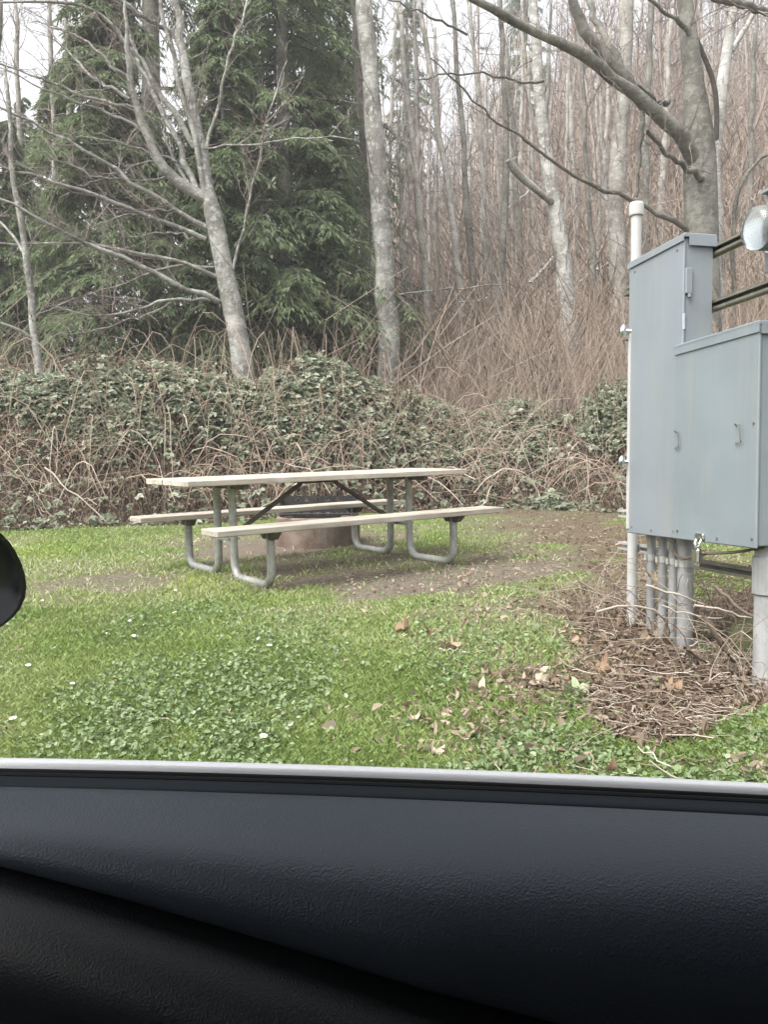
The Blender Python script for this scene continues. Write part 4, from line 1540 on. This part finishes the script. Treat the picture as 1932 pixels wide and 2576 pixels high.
for i, (dx, dy, sz, lab) in enumerate(LEAVES):
    P = ground_at(dx, dy, .012)
    tone = .95 if ('pale' in lab or 'yellow' in lab) else .08 if 'dark' in lab or 'red' in lab else .65 if 'tan' in lab else .35
    o = maple_leaf(sz * .68, 100 + i, 1.0, tone).build('dry_leaf', M['clover' if 'green' in lab else 'dry_maple_leaf'], smooth=True)
    o.location = P
    o.rotation_euler = (random.uniform(-.5, .9), random.uniform(-.4, .4), random.uniform(0, 6.28))
    tag(o, lab, 'leaf', 'dry leaves on the ground')
o = maple_leaf(.06, 77, .8).build('dry_leaf', M['dry_maple_leaf'], smooth=True)
o.location = RO + RM @ np.array([.335, -.04, .20])
o.rotation_euler = (1.1, .3, .6)
tag(o, 'crumpled tan leaf caught against the thin conduits', 'leaf', 'dry leaves on the ground')

STICKS = [([(1395, 1265), (1450, 1280), (1520, 1305)], 3.5, .006, .95, 'straight pale stick crossing in front of the conduits'),
          ([(1290, 1322), (1380, 1305), (1425, 1303), (1445, 1340), (1450, 1400)], 3.35, .006, .8, 'bent pale stalk leaning on the conduits'),
          ([(1500, 1308), (1545, 1312), (1590, 1330), (1625, 1335)], 3.2, .005, .95, 'pale twig right of the thick conduit'),
          ([(1545, 1265), (1590, 1310), (1659, 1350)], 3.1, .008, .5, 'brown branch slanting down toward the riser pipe'),
          ([(1430, 1308), (1500, 1330), (1560, 1335)], 3.3, .004, .9, 'thin pale twig lying across the conduit feet'),
          ([(1470, 1425), (1500, 1395), (1510, 1385)], 3.2, .006, .95, 'left arm twig of a white forked stick'),
          ([(1490, 1405), (1500, 1440), (1508, 1475)], 3.15, .006, 1.0, 'white stick standing below the thick conduit'),
          ([(1250, 1255), (1330, 1300), (1380, 1330)], 3.7, .005, .55, 'long brown twig left of the conduits'),
          ([(1230, 1580), (1290, 1545), (1340, 1520)], 2.75, .007, .6, 'grey stick in the litter, pointing up right'),
          ([(1440, 1600), (1500, 1585), (1560, 1570)], 2.45, .006, .6, 'tan stick at the near edge of the litter'),
          ([(1480, 1400), (1540, 1450), (1570, 1470)], 3.0, .007, .45, 'brown stick slanting below the conduits'),
          ([(1190, 1520), (1205, 1560)], 2.8, .004, .9, 'short pale twig upright in the near grass'),
          ([(1520, 1330), (1555, 1390), (1590, 1440)], 3.05, .009, .4, 'dark stem leaning between conduit and riser pipe'),
          ([(255, 1530), (310, 1555), (375, 1570)], 2.75, .004, .85, 'grey green twig lying in the near left grass'),
          ([(620, 1495), (670, 1478), (690, 1470)], 3.05, .003, .9, 'curved pale stem in the middle of the lawn'),
          ([(950, 1410), (1010, 1420), (1045, 1416)], 6.2, .008, .8, 'pale twig on the earth under the right end of the table')]
for pts, Y, r, av, lab in STICKS:
    P = []
    for i, p in enumerate(pts):
        q = ground_at(p[0], p[1], .015)
        if Y < 4 and q[1] > Y + .35:
            q = at(p[0], p[1], Y)
        P.append(q)
    P = resample(np.array(P), 9)
    P[1:-1] += rng.normal(0, .004, (7, 3))
    mb = MB()
    mb.tubes(P, np.linspace(r, r * .6, 9), 6, av, cap=False)
    tag(mb.build('stick', M['stick'], smooth=True), lab, 'stick', 'loose sticks on the ground')


def weeds():
    """dry stalks round the posts"""
    mb = MB()
    n = 260
    u = rng.uniform(-.75, 1.1, n)
    nn = rng.uniform(-.75, .25, n)
    W = RO[None] + np.stack([u, nn, 0 * u], 1) @ RM.T
    z = gz(W[:, 0], W[:, 1])
    H = rng.uniform(.08, .38, n)
    t = np.linspace(0, 1, 6)
    dxy = rng.normal(0, .28, (n, 2))
    Q = np.stack([W[:, 0][:, None] + dxy[:, :1] * t ** 1.5, W[:, 1][:, None] + dxy[:, 1:] * t ** 1.5, z[:, None] + H[:, None] * np.sin(t * 1.9)], -1)
    Q += np.cumsum(rng.normal(0, .008, Q.shape), 1)
    mb.tubes(Q, rng.uniform(.0012, .0028, n)[:, None] * np.linspace(1, .5, 6), 4, np.clip(rng.normal(.45, .28, n), 0, 1))
    tag(mb.build('dry_stalks', M['stick']), 'dry stalks around the feet of the rack', kind='stuff')


weeds()
# mossy stone behind the conduits
g = np.random.default_rng(5)
th, ph = np.meshgrid(np.linspace(0, 2 * math.pi, 18, endpoint=False), np.linspace(.05, math.pi * .62, 8))
rr = 1 + .18 * (vnoise(th * 2.0, ph * 3.0) - .5)
V = np.stack([.24 * rr * np.sin(ph) * np.cos(th), .18 * rr * np.sin(ph) * np.sin(th), .15 * rr * np.cos(ph)], -1).reshape(-1, 3)
i, j = np.meshgrid(np.arange(18), np.arange(7))
f = np.stack([j * 18 + i, j * 18 + (i + 1) % 18, (j + 1) * 18 + (i + 1) % 18, (j + 1) * 18 + i], -1).reshape(-1, 4)
mb = MB()
mb.add(V, f)
mb.add(V[:18].mean(0)[None], np.zeros((0, 3), int))
mb.f.append(np.array([(k, (k + 1) % 18, 144) for k in range(18)]))
o = mb.build('stone', M['stone'], smooth=True)
P = RO + RM @ np.array([-.02, -.5, 0])
o.location = (P[0], P[1], float(gz(P[0], P[1])) + .03)
tag(o, 'low mossy stone behind the conduits in dark litter', 'stone')

# daisies
DAISY = [(312, 1365), (290, 1385), (345, 1352), (280, 1350), (228, 1380), (385, 1350), (560, 1390), (380, 1335), (155, 1490), (295, 1482), (242, 1482), (10, 1570), (32, 1570), (122, 1545), (240, 1570), (258, 1535), (325, 1560), (540, 1577), (568, 1610),
         (385, 1440), (580, 1410), (315, 1335), (378, 1285), (710, 1335), (420, 1510), (150, 1140), (210, 1145), (165, 1160), (90, 1305), (440, 1375), (700, 1420), (60, 1450), (620, 1560), (360, 1408), (485, 1350), (205, 1440)]
d0 = empty('daisy')
b = MB()
for k in range(9):
    a = k * 2 * math.pi / 9
    c, s = math.cos(a), math.sin(a)
    P = np.array([(.003, -.002, .03), (.011, -.0032, .033), (.014, 0, .0335), (.011, .0032, .033), (.003, .002, .03)])
    V = np.stack([P[:, 0] * c - P[:, 1] * s, P[:, 0] * s + P[:, 1] * c, P[:, 2]], 1)
    b.add(V, [(0, 1, 3, 4)])
    b.f.append(np.array([(1, 2, 3)]) + b.n - 5)
b.build('petals', M['petal'], d0)
b = MB()
b.tubes([(0, 0, .028), (0, 0, .034), (0, 0, .0355)], [.004, .004, .001], 8, cap=True)
b.build('centre', M['yellow'], d0)
b = MB()
b.tubes([(0, 0, -.01), (.002, 0, .012), (0, 0, .029)], .0009, 4)
b.build('stem', M['clover'], d0)
for i, (dx, dy) in enumerate(DAISY):
    o = d0 if i == 0 else copy_tree(d0)
    o.location = ground_at(dx, dy)
    o.rotation_euler = (random.uniform(.1, .5), random.uniform(-.3, .3), random.uniform(0, 6))
    sc = random.uniform(.7, 1.05)
    o.scale = (sc, sc, sc)
    tag(o, 'tiny white daisy open in the lawn', 'flower', 'daisies dotted over the lawn')

# ------------------------------------------------------------------ the car one looks out of
CA = R(-6.0)
car = empty('car', (0, 0, CAM_Z), (0, 0, CA))
tag(car, 'dark car door with open window and side mirror in the foreground', 'car')


def zpx(py, y):
    r = ray(966, py)
    return r[2] / r[1] * y


xs = np.linspace(-.75, .95, 69)


def loft(prof_fn, name, mat, parent, smooth=True, sag=1.0):
    rows = [prof_fn(x) for x in xs]
    k = len(rows[0])
    V = np.array([[(x, p[0], p[1] - sag * min((x / .27) ** 2, 5) * .0024) for p in r] for x, r in zip(xs, rows)]).reshape(-1, 3)
    i, j = np.meshgrid(np.arange(len(xs) - 1), np.arange(k - 1), indexing='ij')
    f = np.stack([i * k + j, i * k + j + 1, (i + 1) * k + j + 1, (i + 1) * k + j], -1).reshape(-1, 4)
    mb = MB()
    mb.add(V, f)
    return mb.build(name, mat, parent, smooth=smooth)


ZA, ZB, ZC, ZD = zpx(1933, .556), zpx(1944, .549), zpx(1974, .533), zpx(2006, .515)
ZS = ZB
# bright outer belt moulding, slot, rubber lips
loft(lambda x: [(.558, ZA - .03), (.5578, ZA - .003), (.5562, ZA), (.5535, ZA + .0001), (.5505, ZB + .0003), (.5488, ZB - .0006), (.5480, ZB - .003), (.546, ZB - .012)], 'belt_moulding', M['trim'], car)
loft(lambda x: [(.546, ZB - .004), (.544, ZB - .0030), (.5415, ZB - .0032), (.540, ZB - .008), (.540, ZB - .05)], 'outer_weatherstrip', M['rubber'], car)
loft(lambda x: [(.540, ZC - .045), (.535, ZC - .045), (.5348, ZC - .003), (.5338, ZC + .0003), (.5322, ZC + .0004), (.5305, ZC - .0008)], 'inner_weatherstrip', M['rubber'], car)
loft(lambda x: [(.5305, ZC - .0012), (.527, ZC - .0014), (.521, ZC - .0016), (.5165, ZD - .0006), (.5150, ZD - .002), (.5148, ZD - .012)], 'sill_trim', M['navy'], car)

Z0 = ZD - .0006
PRO = [(-.0015, .010), (-.001, .0015), (.002, 0), (.013, .0005), (.028, .0016), (.042, .0036), (.054, .0066), (.064, .0108), (.072, .0165), (.0775, .0235), (.0805, .032), (.0805, .040), (.077, .048), (.069, .055), (.055, .060)]


def crease(x):
    z = -.290 - .20 * x - .06 * x * x
    d = Z0 - z
    return Z0 - (.012 + .5 * ((d - .012) + math.sqrt((d - .012) ** 2 + .00006)))


def upper(x):
    k = (Z0 - crease(x)) / .058
    ky = .50 + .50 * min(k, 1.35)
    return [(.5145 - a_ * ky, Z0 - b_ * (k if i_ > 1 else 1)) for i_, (a_, b_) in enumerate(PRO)]


def lower(x):
    up_ = upper(x)
    yc, zc = up_[-2]
    yb = yc + .004
    return [(yb + .02, zc - .006), (yb + .004, zc - .0030), (yb - .008, zc - .0042), (yb - .020, zc - .0075), (yb - .032, zc - .0135), (yb - .041, zc - .0225), (yb - .046, zc - .034), (yb - .046, zc - .050), (yb - .038, zc - .08), (yb - .015, zc - .30), (yb, zc - .48), (yb, zc - .62)]


loft(upper, 'door_top_panel', M['door'], car)
loft(lower, 'door_lower_panel', M['door_shaded'], car)
loft(lambda x: [(.5575, ZS - .012), (.580, ZS - .06), (.61, ZS - .2), (.625, ZS - .4), (.615, ZS - .55), (.56, ZS - .68), (.40, ZS - .70)], 'outer_skin', M['paint'], car)

# side mirror
mir = empty('side_mirror')
mir.parent = car
cxm, cym, czm = -.612, .745, -.094
# outline of the rear face (y across, z up), rounded with a pointed lower outer corner
ol = [(-.10, -.040), (-.085, .012), (-.055, .042), (-.01, .056), (.035, .052), (.07, .035), (.095, .008), (.110, -.022), (.109, -.036), (.085, -.055), (.03, -.066), (-.04, -.064)]
ol = np.array(ol + [ol[0]])
olr = resample(np.stack([ol[:, 0], ol[:, 1], 0 * ol[:, 0]], 1), 33)[:-1, :2]
b = MB()
lay = [(.100, .40), (.104, .86), (.112, .93), (.118, .98), (.108, 1.0), (.06, 1.02), (0, .96), (-.05, .80), (-.085, .5), (-.095, .12)]
V = np.array([[(cxm + dx, cym + p[0] * sc, czm + p[1] * sc) for p in olr] for dx, sc in lay]).reshape(-1, 3)
n = len(olr)
i, j = np.meshgrid(np.arange(len(lay) - 1), np.arange(n), indexing='ij')
b.add(V, np.stack([i * n + j, i * n + (j + 1) % n, (i + 1) * n + (j + 1) % n, (i + 1) * n + j], -1).reshape(-1, 4))
b.build('housing', M['mirror_black'], mir, smooth=True)
b = MB()
V = np.array([(cxm + .104, cym - .045 + p[0] * .55, czm + p[1] * .62) for p in olr] + [(cxm + .104, cym, czm)])
b.add(V, [(k, (k + 1) % n, n) for k in range(n)])
b.build('mirror_glass', M['chrome'], mir)
b = MB()
b.tubes([(cxm - .01, .60, czm - .055), (cxm - .01, .66, czm - .05), (cxm, .72, czm - .03)], [.03, .026, .024], 12)
b.build('arm', M['mirror_black'], mir, smooth=True)

# the rest of the cabin round the camera
roof = loft(lambda x: [(.40, .405), (.385, .44), (.30, .465), (-.35, .49), (-.95, .465), (-1.06, .43), (-1.08, .40), (-.95, .415), (-.35, .44), (.30, .415), (.37, .40), (.40, .405)], 'roof', M['headliner'], car, sag=0)
b = MB()
b.tubes([(-.98, .52, ZS - .03), (-.70, .46, .18), (-.48, .40, .41)], .035, 8, cap=True)
b.build('windscreen_pillar', M['headliner'], car, smooth=True)
b = MB()
b.tubes([(-.98, -1.15, ZS - .03), (-.70, -1.10, .18), (-.48, -1.05, .41)], .035, 8, cap=True)
b.build('windscreen_pillar', M['headliner'], car, smooth=True)
for yy in (.50, -1.14):
    b = MB()
    b.box((.86, yy, -.25), (.07, .04, .68), bev=.02)
    b.build('centre_pillar', M['headliner'], car)
b = MB()
b.box((-.0, -1.16, -.25), (.95, .05, .68), bev=.03)  # closed up to the roof with no window, to block light from behind
b.build('blocking_far_door', M['door_shaded'], car)
b = MB()
b.box((.0, -.3, -.93), (1.0, .85, .03), bev=.01)
b.build('floor', M['carpet'], car)
b = MB()
b.box((-.92, -.3, -.44), (.20, .78, .30), bev=.06)  # top raised to cut windscreen light on the near door
b.build('dashboard', M['door_shaded'], car)
for yy in (.0, -.72):
    b = MB()
    b.box((-.60, yy, .23), (.012, .34, .17), bev=.01)  # unseen panels added to block windscreen light from the near door
    b.build('windscreen_blocker', M['headliner'], car)
for yy in (.02, -.72):
    b = MB()
    b.box((.33, yy, -.72), (.27, .24, .10), bev=.05)
    b.build('seat', M['carpet'], car)
    b = MB()
    b.box((.70, yy, -.33), (.08, .24, .38), bev=.05)
    b.build('seat_back', M['carpet'], car)
b = MB()
b.box((1.0, -.3, -.1), (.03, .88, .58), bev=.01)
b.build('rear_bulkhead', M['carpet'], car)

# ------------------------------------------------------------------ haze volume added to lift the dark tones of the wood
hz = bpy.data.materials.new('lift_haze')
hz.use_nodes = True
hz.node_tree.nodes.clear()
h_out = hz.node_tree.nodes.new('ShaderNodeOutputMaterial')
h_vol = hz.node_tree.nodes.new('ShaderNodeVolumePrincipled')
h_vol.inputs['Color'].default_value = (0.95, 0.95, 0.94, 1)
h_vol.inputs['Density'].default_value = 0.0030
h_vol.inputs['Anisotropy'].default_value = 0.2
hz.node_tree.links.new(h_vol.outputs[0], h_out.inputs['Volume'])
tag(MB().box((0, 0, 26), (215, 215, 27.8)).build('haze', hz), 'thin haze added to lift the dark tones between the trees', kind='stuff')
